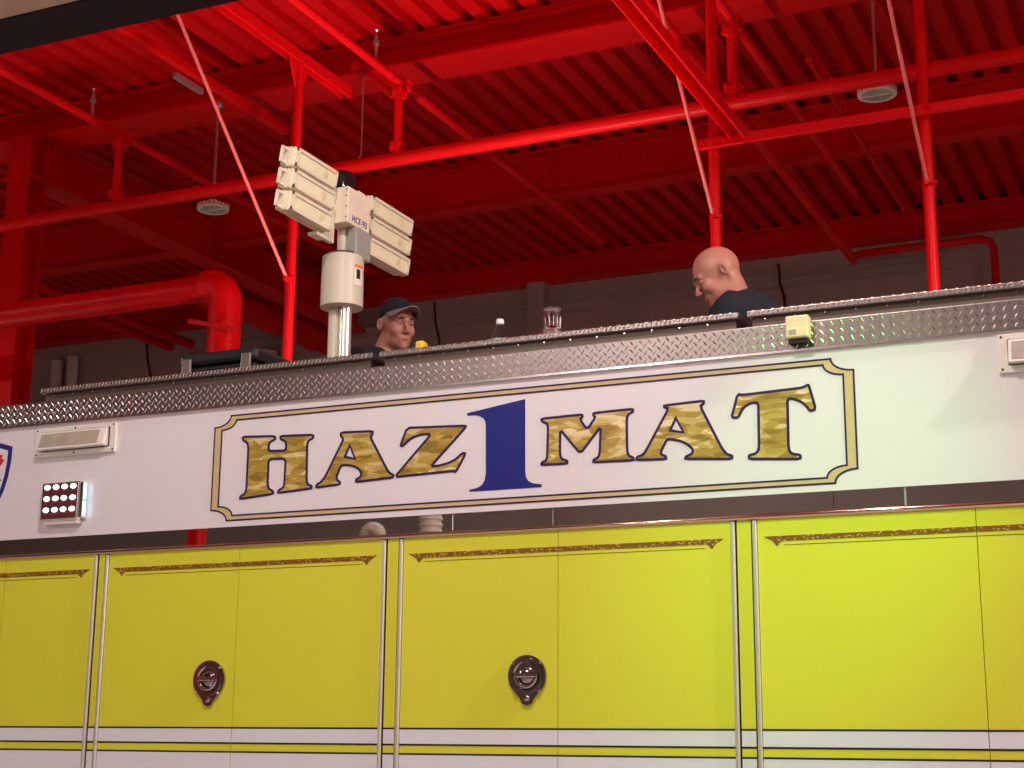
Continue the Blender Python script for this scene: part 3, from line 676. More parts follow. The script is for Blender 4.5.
# ---- shield emblem at the left
SX = -4.632
sh = [(0, 0.300), (0.05, 0.291), (0.10, 0.280), (0.150, 0.262)]
right = [(0.0, 2.812), (0.05, 2.806), (0.10, 2.797), (0.155, 2.781), (0.153, 2.72), (0.144, 2.66), (0.126, 2.60), (0.10, 2.55), (0.06, 2.505), (0.0, 2.472)]
outl = [(SX + x, z) for x, z in right] + [(SX - x, z) for x, z in right[-2:0:-1]]
cz_ = 2.665
inl = [(SX + (x - SX) * 0.86, cz_ + (z - cz_) * 0.87) for x, z in outl]
MB().plate([outl, inl[::-1]], -0.0014, 0.0001).build('shield_border', 'navy', up, label='navy border of a shield emblem')
MB().plate([inl], -0.0008, 0.0001).build('shield_field', 'white', up)
wing = [(0.02, 2.775), (0.075, 2.772), (0.085, 2.752), (0.11, 2.748), (0.100, 2.735), (0.118, 2.728), (0.095, 2.700), (0.075, 2.715), (0.05, 2.705), (0.02, 2.735)]
for s in (1, -1):
    MB().plate([[(SX + s * x, z) for x, z in wing]], -0.0014, 0.0001).build('red_wing', 'shield_red', up)
dm = [(SX + 0.105, 2.645), (SX, 2.70), (SX - 0.105, 2.645), (SX, 2.59)]
MB().stroke(dm, 0.006, -0.0014, 0.0001).build('diamond_outline', 'line', up)

# ---- scene lights, warning light, marker
def scene_light(x0, x1, z0, z1, label):
    s = MB().plate([[(x0, z0), (x1, z0), (x1, z1), (x0, z1)], [(x0 + 0.030, z0 + 0.022), (x0 + 0.030, z1 - 0.018), (x1 - 0.030, z1 - 0.018), (x1 - 0.030, z0 + 0.022)]], -0.012, 0.0).build('scene_light', 'frame_white', T, bevel=0.003, label=label)
    a, b, c, d = x0 + 0.033, x1 - 0.040, z0 + 0.026, z1 - 0.020
    hb = MB().add([(a, -0.040, c), (b, -0.040, c), (b, -0.018, d), (a, -0.018, d), (a, 0, c), (b, 0, c), (b, 0, d), (a, 0, d)],
                  [(0, 1, 2, 3), (0, 4, 5, 1), (1, 5, 6, 2), (2, 6, 7, 3), (3, 7, 4, 0), (4, 7, 6, 5)])
    hb.build('housing', 'frame_white', s, bevel=0.003)
    e = 0.010
    def f(x, z, off=0.002):
        k = (z - c) / (d - c); return (x, -0.040 + 0.022 * k - off, z)
    MB().add([f(a + e, c + e), f(b - 0.030, c + e), f(b - 0.030, d - e * 0.7), f(a + e, d - e * 0.7)], [(0, 1, 2, 3)]).add([f(a + e, c + e, -0.001), f(b - 0.030, c + e, -0.001), f(b - 0.030, d - e * 0.7, -0.001), f(a + e, d - e * 0.7, -0.001)], [(3, 2, 1, 0)]).build('lens', 'lens', s)
    MB().box(x1 - 0.046, x1 - 0.034, -0.006, 0.0, z0 + 0.024, z1 - 0.020).box(x0 + 0.030, x1 - 0.034, -0.006, 0.0, z0 + 0.0215, z0 + 0.0255).build('shadow_gap', 'dark', s)
    for bx, bz in ((x0 + 0.012, z0 + 0.011), (x0 + 0.012, z1 - 0.009), (x1 - 0.012, z0 + 0.011), (x1 - 0.012, z1 - 0.009), ((x0 + x1) / 2, z1 - 0.009), ((x0 + x1) / 2, z0 + 0.010)):
        MB().lathe((bx, -0.012, bz), [(0.004, 0), (0.0035, 0.002)], 8, ax=(0, -1, 0)).build('bolt', 'dark', s)
scene_light(-4.352, -3.944, 2.722, 2.841, 'white framed scene light above the warning light')
scene_light(-0.588, -0.180, 2.725, 2.846, 'white framed scene light at the right edge')

x0, x1, z0, z1 = -4.280, -4.085, 2.456, 2.614
wl_ = MB().box(x0, x1, -0.034, 0.0, z0, z1).build('warning_light', 'chrome', T, bevel=0.012, label='chrome warning light with twelve lit white cells')
cw = (x1 - x0 - 0.022) / 4; chh = (z1 - z0 - 0.022) / 6
MB().box(x0 + 0.009, x1 - 0.009, -0.0352, -0.033, z0 + 0.009, z1 - 0.009).build('lens_backing', 'chrome', wl_)
for r in range(3):
    for k in range(4):
        cx = x0 + 0.011 + cw * (k + 0.5); cz = z1 - 0.011 - chh * (2 * r + 0.5)
        MB().sphere((cx, -0.036, cz), (cw * 0.36, 0.005, chh * 0.46), 12, 8).build('led_cell', 'led_white', wl_, smooth=True)
        cz2 = cz - chh
        MB().add([(cx - cw * 0.46, -0.0354, cz2 - chh * 0.45), (cx + cw * 0.46, -0.0354, cz2 - chh * 0.45), (cx + cw * 0.46, -0.0354, cz2 + chh * 0.45), (cx - cw * 0.46, -0.0354, cz2 + chh * 0.45), (cx - cw * 0.1, -0.041, cz2)], [(0, 1, 4), (1, 2, 4), (2, 3, 4), (3, 0, 4), (0, 3, 2, 1)]).build('red_cell', 'led_red', wl_)
MB().box(x1 - 0.001, x1 + 0.014, -0.030, 0.0, z0 + 0.008, z1 - 0.006).build('side_bracket', 'chrome', wl_, bevel=0.003)
for zz in ((z0 + 0.018, (z0 + z1) / 2 - 0.006), ((z0 + z1) / 2 + 0.004, z1 - 0.012)):
    MB().cyl((x1 + 0.012, -0.020, zz[0]), (x1 + 0.012, -0.020, zz[1]), 0.008, n=10).build('side_tube', 'led_cyan', wl_, smooth=True)
MB().box(x0 + 0.015, x1 - 0.01, -0.026, 0.0, z0 - 0.012, z0 + 0.002).build('bottom_tray', 'frame_white', wl_, bevel=0.003)

mk = MB().box(-1.236, -1.162, -0.045, 0.0, 2.893, 2.968).build('marker_light', 'cream2', T, bevel=0.005, label='cream marker light box clipped on the tread plate')
MB().box(-1.232, -1.166, -0.048, -0.040, 2.895, 2.925).build('lower_cover', 'cream2', mk, bevel=0.003)
MB().box(-1.225, -1.200, -0.0495, -0.046, 2.903, 2.921).build('switch', 'lens', mk, bevel=0.002)
MB().box(-1.230, -1.168, -0.036, -0.008, 2.878, 2.893).cyl((-1.215, -0.022, 2.870), (-1.215, -0.022, 2.88), 0.008, n=8).cyl((-1.185, -0.022, 2.870), (-1.185, -0.022, 2.88), 0.008, n=8).build('black_base', 'dark', mk)

# ================================================================== LIGHT TOWER
LT = thing('light_tower', 'cream six lamp floodlight mast standing on the truck roof', 'light mast', (-3.54, 1.0, 2.80))
MX, MY = -3.545, 1.0
MB().cyl((MX - 0.028, MY, 2.802), (MX - 0.028, MY, 3.56), 0.034, n=18).build('painted_tube', 'mast', LT, smooth=True)
M['chrome_w'] = mat('bright_steel_tube', (0.85, 0.83, 0.76), 0.22, 0.7)
MB().cyl((MX + 0.030, MY - 0.01, 2.802), (MX + 0.030, MY - 0.01, 3.56), 0.027, n=18).build('polished_tube', 'chrome_w', LT, smooth=True)
MB().box(MX - 0.16, MX + 0.16, MY - 0.14, MY + 0.14, 2.80, 2.82).build('base_plate', 'alu', LT, bevel=0.004)
dr = MB().lathe((MX, MY, 3.525), [(0.085, 0), (0.097, 0.0), (0.095, 0.235), (0.088, 0.240), (0.05, 0.240)], 36).build('drum', 'mast', LT, smooth=True)
MB().lathe((MX, MY, 3.763), [(0.082, 0), (0.080, 0.012), (0.03, 0.014)], 30).build('drum_seal', 'dark', dr, smooth=True)
# warning sticker on the drum facing the camera side
def drum_patch(a0, a1, za, zb, r, name, m, par):
    ks = [math.radians(a0 + (a1 - a0) * k / 6) for k in range(7)]
    vs = [(MX + r * math.cos(a), MY + r * math.sin(a), z) for z in (za, zb) for a in ks] + [(MX + (r - 0.003) * math.cos(a), MY + (r - 0.003) * math.sin(a), z) for z in (za, zb) for a in ks]
    fs = [(k, k + 1, 8 + k, 7 + k) for k in range(6)] + [(14 + k + 1, 14 + k, 21 + k, 21 + k + 1) for k in range(6)]
    return MB().add(vs, fs).build(name, m, par, smooth=True)
drum_patch(-27, 5, 3.615, 3.715, 0.0985, 'warning_sticker', 'label_white', dr)
drum_patch(-26, 4, 3.697, 3.712, 0.0992, 'sticker_header', 'orange', dr)
drum_patch(-20, -6, 3.645, 3.690, 0.0992, 'sticker_symbol', 'dark', dr)
MB().cyl((MX + 0.002, MY, 3.76), (MX + 0.002, MY, 3.90), 0.032, n=18).build('upper_tube', 'mast', LT, smooth=True)
MB().box(MX + 0.035, MX + 0.085, MY - 0.03, MY + 0.10, 3.755, 3.895).build('junction_box', 'grey', LT, bevel=0.006)
HX0, HX1, HY0, HY1, HZ0, HZ1 = -3.575, -3.469, 0.90, 1.10, 3.895, 4.066
hb = MB().box(HX0, HX1, HY0, HY1, HZ0, HZ1).build('head_box', 'cream', LT, bevel=0.004)
for z in (3.92, 3.97, 4.02, 4.05): MB().lathe((HX1 - 0.008, HY0, z), [(0.004, 0), (0.003, 0.003)], 8, ax=(0, -1, 0)).build('screw', 'dark', hb)
MB().lathe((HX0 + 0.02, HY0, 3.985), [(0.012, 0), (0.010, 0.012), (0.004, 0.014)], 12, ax=(0, -1, 0)).build('pivot', 'grey', hb)
tx = bpy.data.curves.new('marking', 'FONT'); tx.body = 'HCF-93'; tx.size = 0.044; tx.extrude = 0.0006; tx.align_x = 'CENTER'
to = bpy.data.objects.new('marking', tx); COL.objects.link(to)
bpy.context.view_layer.update()
tm = bpy.data.meshes.new_from_object(to.evaluated_get(bpy.context.evaluated_depsgraph_get())); bpy.data.objects.remove(to, do_unlink=True)
tm.materials.clear(); tm.materials.append(M['navy'])
to = bpy.data.objects.new('marking', tm); COL.objects.link(to); to.parent = hb
to.matrix_local = Matrix.Translation(Vector((HX1 + 0.001, 1.005, 3.910)) - Vector(LT.location)) @ Matrix(((0, 0, 1, 0), (1, 0, 0, 0), (0, 1, 0, 0), (0, 0, 0, 1)))
to.scale = (0.95, 1, 1)
MB().lathe((MX - 0.012, 1.0, 4.066), [(0.058, 0), (0.056, 0.03), (0.060, 0.024), (0.060, 0.055), (0.055, 0.095), (0.040, 0.110), (0.01, 0.114)], 28).build('beacon', 'beacon', LT, smooth=True)

def flood(Y0, Y1, zc, XF, tilt, near, label):
    H, D = 0.080, 0.080; ym = (Y0 + Y1) / 2; hy = (Y1 - Y0) / 2
    ca, sa = math.cos(tilt), math.sin(tilt)
    fx = Vector((ca, 0, -sa)); uz = Vector((sa, 0, ca)); ey = Vector((0, 1, 0))
    c = Vector((XF, ym, zc)) - fx * (D / 2)
    b = MB().obox(c, (ey, fx, uz), (hy, D / 2, H / 2))
    o = b.build('floodlight', 'cream', LT, bevel=0.005, label=label)
    fn = MB()
    for k in range(4): fn.obox(c - fx * (D * 0.36 - 0.018 * k), (ey, fx, uz), (hy + 0.004, 0.004, H / 2 + 0.003))
    fn.build('cooling_fins', 'cream', o)
    fc = Vector((XF, ym, zc))
    MB().obox(fc + fx * 0.001, (ey, fx, uz), (hy - 0.018, 0.0015, H / 2 - 0.016)).build('lens', 'flood_lens', o)
    rim = MB()
    for s in (-1, 1):
        rim.obox(fc + uz * (s * (H / 2 - 0.007)) + fx * 0.003, (ey, fx, uz), (hy, 0.005, 0.007))
        rim.obox(fc + ey * (s * (hy - 0.007)) + fx * 0.003, (ey, fx, uz), (0.007, 0.005, H / 2))
    rim.build('rim', 'cream', o)
    MB().sphere(fc + ey * hy * 0.45 + fx * 0.002, (0.022, 0.022, 0.022), 12, 8, ax=(ey, uz, fx * 0.15)).build('lamp_socket', 'cream2', o, smooth=True)
    s = -1 if near else 1
    e = c + ey * (s * (hy + 0.02)) - fx * 0.01
    MB().obox(e + uz * 0.03, (ey, fx, uz), (0.022, 0.006, 0.005)).obox(e - uz * 0.03, (ey, fx, uz), (0.022, 0.006, 0.005)).obox(e + ey * s * 0.02, (ey, fx, uz), (0.004, 0.006, 0.035)).build('handle', 'cream', o)
tl = 0.15
for k, (zc, dy, w) in enumerate(((4.085, 0, 'top'), (3.982, -0.012, 'middle'), (3.878, -0.024, 'bottom'))):
    flood(0.475 + dy + 0.02, 0.80 + dy + 0.02, zc - 0.020, -3.487, tl, True, w + ' floodlight of the near bank')
for k, (zc, dy, w) in enumerate(((4.078, 0, 'top'), (3.976, -0.012, 'middle'), (3.872, -0.024, 'bottom'))):
    flood(1.15 + dy, 1.53 + dy, zc - 0.018, -3.487, tl, False, w + ' floodlight of the far bank')
MB().box(-3.56, -3.535, 0.80, 0.90, 3.80, 4.13).build('arm_plate', 'cream', LT, bevel=0.003)
MB().box(-3.56, -3.535, 1.10, 1.16, 3.82, 4.12).build('arm_plate', 'cream', LT, bevel=0.003)
MB().box(-3.56, -3.51, 0.72, 0.80, 3.785, 3.802).build('bank_bracket', 'cream', LT, bevel=0.003)

# ================================================================== THINGS ON THE ROOF
ZL = 3.0215 + 0.0022
cs = thing('equipment_case', 'black hard equipment case with two silver latches on the left hatch lid', 'case', (-3.78, 0.52, ZL))
cb = MB().box(-3.965, -3.585, 0.40, 0.68, ZL, ZL + 0.125).build('case_body', 'case', cs, bevel=0.018)
MB().box(-3.970, -3.580, 0.395, 0.685, ZL + 0.130, ZL + 0.188).build('case_lid', 'case', cs, bevel=0.018)
M['latch'] = mat('silver_latch', (0.22, 0.17, 0.165), 0.4, 0.4, var=0.15, vscale=30)
for xx in (-3.925, -3.625):
    MB().box(xx - 0.024, xx + 0.024, 0.384, 0.397, ZL + 0.085, ZL + 0.160).build('latch', 'latch', cs, bevel=0.006)
MB().tube([(-3.84, 0.397, ZL + 0.11), (-3.84, 0.375, ZL + 0.10), (-3.71, 0.375, ZL + 0.10), (-3.71, 0.397, ZL + 0.11)], 0.009, 8).build('carry_handle', 'case', cs)

p = atY(500, 330, 0.50); bx, by = p.x, 0.50
bt = thing('water_bottle', 'clear plastic water bottle with white cap and green label', 'bottle', (bx, by, ZL))
MB().lathe((bx, by, ZL), [(0.030, 0), (0.033, 0.008), (0.033, 0.065), (0.031, 0.075), (0.033, 0.085), (0.033, 0.135), (0.026, 0.160), (0.014, 0.180), (0.013, 0.195)], 24).build('bottle_body', 'glass', bt, smooth=True)
MB().lathe((bx, by, ZL + 0.075), [(0.0338, 0), (0.0338, 0.052)], 24).build('label', 'label_green', bt, smooth=True)
MB().lathe((bx, by, ZL + 0.190), [(0.0155, 0), (0.0155, 0.018), (0.013, 0.020)], 16).build('cap', 'cap_white', bt, smooth=True)
def tumbler(cx, cyy, z0, r0, r1, h, label, nm='drinking_glass'):
    t = thing(nm, label, 'glass', (cx, cyy, z0), 'clear glasses on the hatch lid')
    MB().lathe((cx, cyy, z0), [(r0 * 0.9, 0), (r0, 0.004), (r1, h), (r1 - 0.003, h), (r0 - 0.003, 0.012), (0.001, 0.010)], 24).build('glass_body', 'cup_glass', t, smooth=True)
    q = MB()
    for k in range(12):
        a = 2 * PI * k / 12; rr = (r0 + r1) / 2
        q.cyl((cx + r0 * math.cos(a), cyy + r0 * math.sin(a), z0 + 0.01), (cx + rr * math.cos(a), cyy + rr * math.sin(a), z0 + h * 0.6), 0.0016, n=6)
    q.build('facets', 'steel', t, smooth=True)
    MB().lathe((cx, cyy, z0 + h - 0.004), [(r1 - 0.003, 0), (r1 + 0.001, 0.001), (r1 + 0.001, 0.004), (r1 - 0.003, 0.005)], 24).build('rim', 'cup_glass', t, smooth=True)
p = atY(552, 322, 0.50)
tumbler(p.x, 0.50, ZL, 0.037, 0.038, 0.140, 'lower clear glass of the pair standing right of the bottle')
tumbler(p.x + 0.002, 0.50, ZL + 0.1415, 0.030, 0.035, 0.085, 'upper clear glass stacked on another right of the bottle')
p = atY(422, 346, 0.45)
tl_ = thing('tape_measure', 'small yellow and black tape measure lying right of the capped person', 'tool', (p.x, 0.45, ZL))
MB().box(p.x - 0.018, p.x + 0.020, 0.42, 0.47, ZL, ZL + 0.140).build('tool_body', 'yellow', tl_, bevel=0.012)
MB().box(p.x - 0.038, p.x - 0.016, 0.425, 0.465, ZL, ZL + 0.132).build('grip', 'case', tl_, bevel=0.010)
MB().box(p.x - 0.012, p.x + 0.012, 0.43, 0.46, ZL + 0.138, ZL + 0.150).build('lock_button', 'case', tl_, bevel=0.005)
p = atY(456, 343, 0.45)
wr = bmesh.new(); bmesh.ops.create_icosphere(wr, subdivisions=3, radius=0.045)
for v in wr.verts: v.co *= 0.72 + 0.5 * random.random(); v.co.z *= 0.9
me = bpy.data.meshes.new('crumpled_wrapper'); wr.to_mesh(me); wr.free()
zmin = min(v.co.z for v in me.vertices)
for v in me.vertices: v.co.z = (v.co.z - zmin) * 1.35
me.materials.append(M['glass']); o = bpy.data.objects.new('crumpled_wrapper', me); COL.objects.link(o); o.location = (p.x, 0.45, ZL)
tag(o, 'crumpled clear plastic wrapper between the tape measure and the bottle', 'wrapper')

# ================================================================== PEOPLE (implicit surfaces meshed with surface nets)
def field(prims, lo, hi, h, k):
    nx, ny, nz = [int(math.ceil((hi[i] - lo[i]) / h)) + 1 for i in range(3)]
    G = np.full((nx, ny, nz), 1.0, dtype=np.float32)
    ax = [lo[i] + h * np.arange(m, dtype=np.float32) for i, m in enumerate((nx, ny, nz))]
    for pr in prims:
        kind = pr[0]; kk = k
        if kind in ('cap', 'subcap'):
            a, b, ra, rb = np.array(pr[1], dtype=np.float32), np.array(pr[2], dtype=np.float32), pr[3], pr[4]
            if len(pr) > 5: kk = pr[5]
            R = max(ra, rb) + 0.07; mn = np.minimum(a, b) - R; mx = np.maximum(a, b) + R
        else:
            c, A, rr = np.array(pr[1], dtype=np.float32), np.array(pr[2], dtype=np.float32), np.array(pr[3], dtype=np.float32)
            if len(pr) > 4: kk = pr[4]
            R = max(rr) + 0.07; mn = c - R; mx = c + R
        sl = []
        for i in range(3):
            i0 = max(0, int((mn[i] - lo[i]) / h)); i1 = min(G.shape[i], int((mx[i] - lo[i]) / h) + 2); sl.append(slice(i0, i1))
        if any(s.stop <= s.start for s in sl): continue
        X, Y, Z = np.meshgrid(ax[0][sl[0]], ax[1][sl[1]], ax[2][sl[2]], indexing='ij')
        if kind in ('cap', 'subcap'):
            d = b - a; L2 = max(float(d @ d), 1e-9)
            t = np.clip(((X - a[0]) * d[0] + (Y - a[1]) * d[1] + (Z - a[2]) * d[2]) / L2, 0, 1)
            D = np.sqrt((X - a[0] - t * d[0]) ** 2 + (Y - a[1] - t * d[1]) ** 2 + (Z - a[2] - t * d[2]) ** 2) - (ra + (rb - ra) * t)
        else:
            q = [(X - c[0]) * A[i][0] + (Y - c[1]) * A[i][1] + (Z - c[2]) * A[i][2] for i in range(3)]
            k0 = np.sqrt(sum((q[i] / rr[i]) ** 2 for i in range(3))); k1 = np.sqrt(sum((q[i] / rr[i] ** 2) ** 2 for i in range(3))) + 1e-6
            D = k0 * (k0 - 1) / k1
        S = G[tuple(sl)]
        if kind.startswith('sub'):
            hh = np.clip(0.5 - 0.5 * (S + D) / kk, 0, 1); G[tuple(sl)] = S * (1 - hh) - D * hh + kk * hh * (1 - hh)
        else:
            hh = np.clip(0.5 + 0.5 * (S - D) / kk, 0, 1); G[tuple(sl)] = S * (1 - hh) + D * hh - kk * hh * (1 - hh)
    return G, ax
def nets(G, lo, h):
    ins = G < 0; nx, ny, nz = G.shape
    cnt = np.zeros((nx - 1, ny - 1, nz - 1), dtype=np.int8)
    for i in (0, 1):
        for j in (0, 1):
            for k in (0, 1): cnt += ins[i:nx - 1 + i, j:ny - 1 + j, k:nz - 1 + k]
    act = (cnt > 0) & (cnt < 8); idx = np.full(act.shape, -1, dtype=np.int64); I = np.argwhere(act); idx[act] = np.arange(len(I))
    acc = np.zeros((len(I), 3)); num = np.zeros(len(I))
    corners = [(i, j, k) for i in (0, 1) for j in (0, 1) for k in (0, 1)]
    val = {c: G[I[:, 0] + c[0], I[:, 1] + c[1], I[:, 2] + c[2]] for c in corners}
    for c in corners:
        for a in range(3):
            if c[a] == 0:
                e = list(c); e[a] = 1; e = tuple(e); va, vb = val[c], val[e]; m = (va < 0) != (vb < 0)
                t = np.where(m, va / np.where(m, va - vb, 1), 0); pt = np.tile(np.array(c, float), (len(I), 1)); pt[:, a] += t
                acc[m] += pt[m]; num[m] += 1
    V = (I + acc / num[:, None]) * h + np.array(lo)
    Fs = []
    for a in range(3):
        b, c = (a + 1) % 3, (a + 2) % 3
        s0 = [slice(None)] * 3; s1 = [slice(None)] * 3; s0[a] = slice(0, -1); s1[a] = slice(1, None)
        E = np.argwhere(ins[tuple(s0)] != ins[tuple(s1)])
        E = E[(E[:, b] > 0) & (E[:, c] > 0) & (E[:, b] < G.shape[b] - 1) & (E[:, c] < G.shape[c] - 1)]
        def ix(db, dc):
            q = E.copy(); q[:, b] += db; q[:, c] += dc; return idx[q[:, 0], q[:, 1], q[:, 2]]
        Q = np.stack([ix(-1, -1), ix(0, -1), ix(0, 0), ix(-1, 0)], 1)
        flip = ~ins[E[:, 0], E[:, 1], E[:, 2]]; Q[flip] = Q[flip][:, ::-1]; Fs.append(Q)
    return V, np.concatenate(Fs)
def implicit(name, prims, lo, hi, h, k, m, parent, cuts=(), grow=0.0):
    G, ax = field(prims, lo, hi, h, k); G -= grow
    if cuts:
        X, Y, Z = np.meshgrid(*ax, indexing='ij')
        for p, nrm in cuts: G = np.maximum(G, (X - p[0]) * nrm[0] + (Y - p[1]) * nrm[1] + (Z - p[2]) * nrm[2])
    V, Fq = nets(G, lo, h)
    off = np.array(ROOTLOC[parent.name])
    me = bpy.data.meshes.new(name); me.from_pydata((V - off).tolist(), [], Fq.tolist()); me.validate(); me.materials.append(M[m])
    me.polygons.foreach_set('use_smooth', [True] * len(me.polygons))
    o = bpy.data.objects.new(name, me); COL.objects.link(o); o.parent = parent
    sm = o.modifiers.new('smooth', 'SMOOTH'); sm.factor = 0.4; sm.iterations = 2
    return o

def person(Hc, face_deg, body_deg, pitch, roll, neck, pelvis, hands, label, cap, lid=0.0095, hunch=0.0):
    Hc = Vector(Hc); nb = Vector(neck); pv = Vector(pelvis)
    t = thing('person', label, 'person', (pv.x, pv.y, 2.80))
    fy = math.radians(face_deg); f = Vector((math.cos(fy), math.sin(fy), 0)); up_ = Vector((0, 0, 1)); l = up_.cross(f)
    Rp = Matrix.Rotation(pitch, 3, l); f = Rp @ f; u = Rp @ up_
    Rr = Matrix.Rotation(roll, 3, f); l = Rr @ l; u = Rr @ u
    def h(a, b, c): return Hc + f * a + l * b + u * c
    A = (f, l, u)
    head = [('ell', h(-0.012, 0, 0.030), A, (0.100, 0.077, 0.092)), ('ell', h(0.026, 0, -0.040), A, (0.062, 0.058, 0.086), 0.02),
            ('ell', h(0.016, 0, -0.078), A, (0.064, 0.060, 0.044), 0.02), ('ell', h(0.072, 0, -0.104), A, (0.018, 0.022, 0.018), 0.02),
            ('cap', h(0.078, 0.040, 0.024), h(0.090, 0.010, 0.021), 0.006, 0.010, 0.024), ('cap', h(0.078, -0.040, 0.024), h(0.090, -0.010, 0.021), 0.006, 0.010, 0.024),
            ('ell', h(0.062, 0.040, -0.030), A, (0.026, 0.022, 0.026), 0.02), ('ell', h(0.062, -0.040, -0.030), A, (0.026, 0.022, 0.026), 0.02),
            ('subell', h(0.100, 0.032, 0.004), A, (0.016, 0.017, 0.011), 0.008), ('subell', h(0.100, -0.032, 0.004), A, (0.016, 0.017, 0.011), 0.008),
            ('cap', h(0.088, 0, 0.010), h(0.112, 0, -0.030), 0.008, 0.011, 0.010), ('ell', h(0.102, 0.011, -0.036), A, (0.010, 0.009, 0.008), 0.008), ('ell', h(0.102, -0.011, -0.036), A, (0.010, 0.009, 0.008), 0.008),
            ('cap', h(0.080, 0.018, -0.064), h(0.080, -0.018, -0.064), 0.011, 0.011, 0.012), ('cap', h(0.078, 0.016, -0.080), h(0.078, -0.016, -0.080), 0.010, 0.010, 0.010),
            ('subcap', h(0.097, 0.020, -0.0715), h(0.097, -0.020, -0.0715), 0.004, 0.004, 0.005)]
    for s in (1, -1):
        EA = ((f * 0.94 + l * (-0.34 * s)).normalized(), (l * 0.94 + f * (0.34 * s)).normalized(), (u + f * -0.15).normalized())
        head += [('ell', h(-0.020, s * 0.084, -0.004), EA, (0.018, 0.009, 0.031), 0.004), ('subell', h(-0.012, s * 0.093, -0.002), EA, (0.010, 0.011, 0.018), 0.003)]
    by_ = math.radians(body_deg); bf = Vector((math.cos(by_), math.sin(by_), 0)); bl = up_.cross(bf)
    spine = (pv - nb)
    ch = nb + spine * 0.42; wa = nb + spine * 0.75
    neckp = [('cap', h(-0.030, 0, -0.055), nb + spine * 0.04, 0.058, 0.066, 0.03)]
    B3 = (bf, bl, spine.normalized())
    torso = [('ell', nb + spine * 0.22 + bf * (hunch * 0.4), B3, (0.112, 0.175, 0.125), 0.05), ('ell', ch, B3, (0.125, 0.165, 0.16), 0.06), ('ell', wa, B3, (0.120, 0.155, 0.15), 0.06), ('ell', pv, (bf, bl, up_), (0.14, 0.17, 0.115), 0.06)]
    arms = []; sleeves = []; fing = []
    for s, hd in ((1, hands[0]), (-1, hands[1])):
        hd = Vector(hd); sh_ = nb + spine * 0.16 + bl * (s * 0.175) + bf * hunch
        mid = (sh_ + hd) / 2; L = (hd - sh_).length; el = 0.29
        drop_ = math.sqrt(max(el * el - (L / 2) ** 2, 0.001)); dd = (Vector((0, 0, -1)) + bl * (0.45 * s) - bf * 0.3)
        ad = (hd - sh_).normalized(); dd = (dd - ad * dd.dot(ad)).normalized()
        eb = mid + dd * drop_
        sleeves += [('cap', nb + spine * 0.10 + bl * (s * 0.07), sh_, 0.062, 0.066, 0.04), ('cap', sh_, sh_.lerp(eb, 0.6), 0.064, 0.054, 0.03)]
        arms += [('cap', sh_, eb, 0.055, 0.043, 0.03), ('cap', eb, hd, 0.042, 0.028, 0.02)]
        hf = (hd - eb).normalized(); hl = hf.cross(up_).normalized(); hu = hl.cross(hf)
        pm = hd + hf * 0.05
        fing += [('ell', pm, (hf, hl, hu), (0.052, 0.042, 0.017), 0.015)]
        for k, ln in zip((-1.5, -0.5, 0.5, 1.5), (0.062, 0.075, 0.080, 0.070)):
            b0 = pm + hf * 0.040 + hl * (k * 0.022); b1 = b0 + hf * (ln * 0.5) + hl * (k * 0.004); b2 = b1 + hf * (ln * 0.35) - hu * (ln * 0.40)
            fing += [('cap', b0, b1, 0.0095, 0.0088, 0.004), ('cap', b1, b2, 0.0088, 0.0078, 0.004)]
        th = pm - hf * 0.02 + hl * (-s * 0.038); th1 = th + hf * 0.035 - hl * (s * 0.022); fing += [('cap', th, th1, 0.012, 0.0105, 0.008), ('cap', th1, th1 + hf * 0.03 - hu * 0.01, 0.0105, 0.009, 0.004)]
    legs = []; shoes = []
    for s in (1, -1):
        hp = pv + bl * (s * 0.09) + up_ * -0.005; kn = pv + bf * 0.36 + bl * (s * 0.15) + up_ * 0.17; kn.z = min(kn.z, 3.10)
        ft = pv + bf * 0.50 + bl * (s * 0.15); ft.z = 2.885
        legs += [('cap', hp, kn, 0.088, 0.060, 0.04), ('cap', kn, ft, 0.058, 0.042, 0.03)]
        to_ = ft + bf * 0.16; to_.z = 2.845; ft2 = Vector((ft.x, ft.y, 2.85))
        shoes += [('cap', ft2 - bf * 0.04, to_, 0.046, 0.042, 0.03), ('cap', ft2, ft + up_ * 0.04, 0.046, 0.050, 0.03)]
    allp = torso + neckp + arms + legs + shoes + fing + head
    pts = []
    for p in allp:
        r = max(p[3], p[4]) if p[0] in ('cap', 'subcap') else max(p[3])
        for q in ((p[1], p[2]) if p[0] in ('cap', 'subcap') else (p[1],)): pts += [np.array(q) - r, np.array(q) + r]
    pts = np.array(pts); lo = pts.min(0) - 0.03; hi = pts.max(0) + 0.03
    body = implicit('body', torso + neckp + arms + legs + fing + head, lo, hi, 0.0045, 0.02, 'skin', t)
    ncut = (nb + (Hc - nb).normalized() * 0.048, (Hc - nb).normalized() + bf * 0.35)
    implicit('t_shirt', torso[:3] + sleeves, lo, hi, 0.009, 0.03, 'shirt', t, cuts=[(ncut[0], ncut[1].normalized())], grow=0.012)
    implicit('trousers', [torso[3]] + legs, lo, hi, 0.012, 0.03, 'trousers', t, cuts=[((0, 0, 2.803), (0, 0, -1))], grow=0.012)
    implicit('boots', shoes, lo, hi, 0.010, 0.03, 'boot', t, cuts=[((0, 0, 2.802), (0, 0, -1))], grow=0.004)
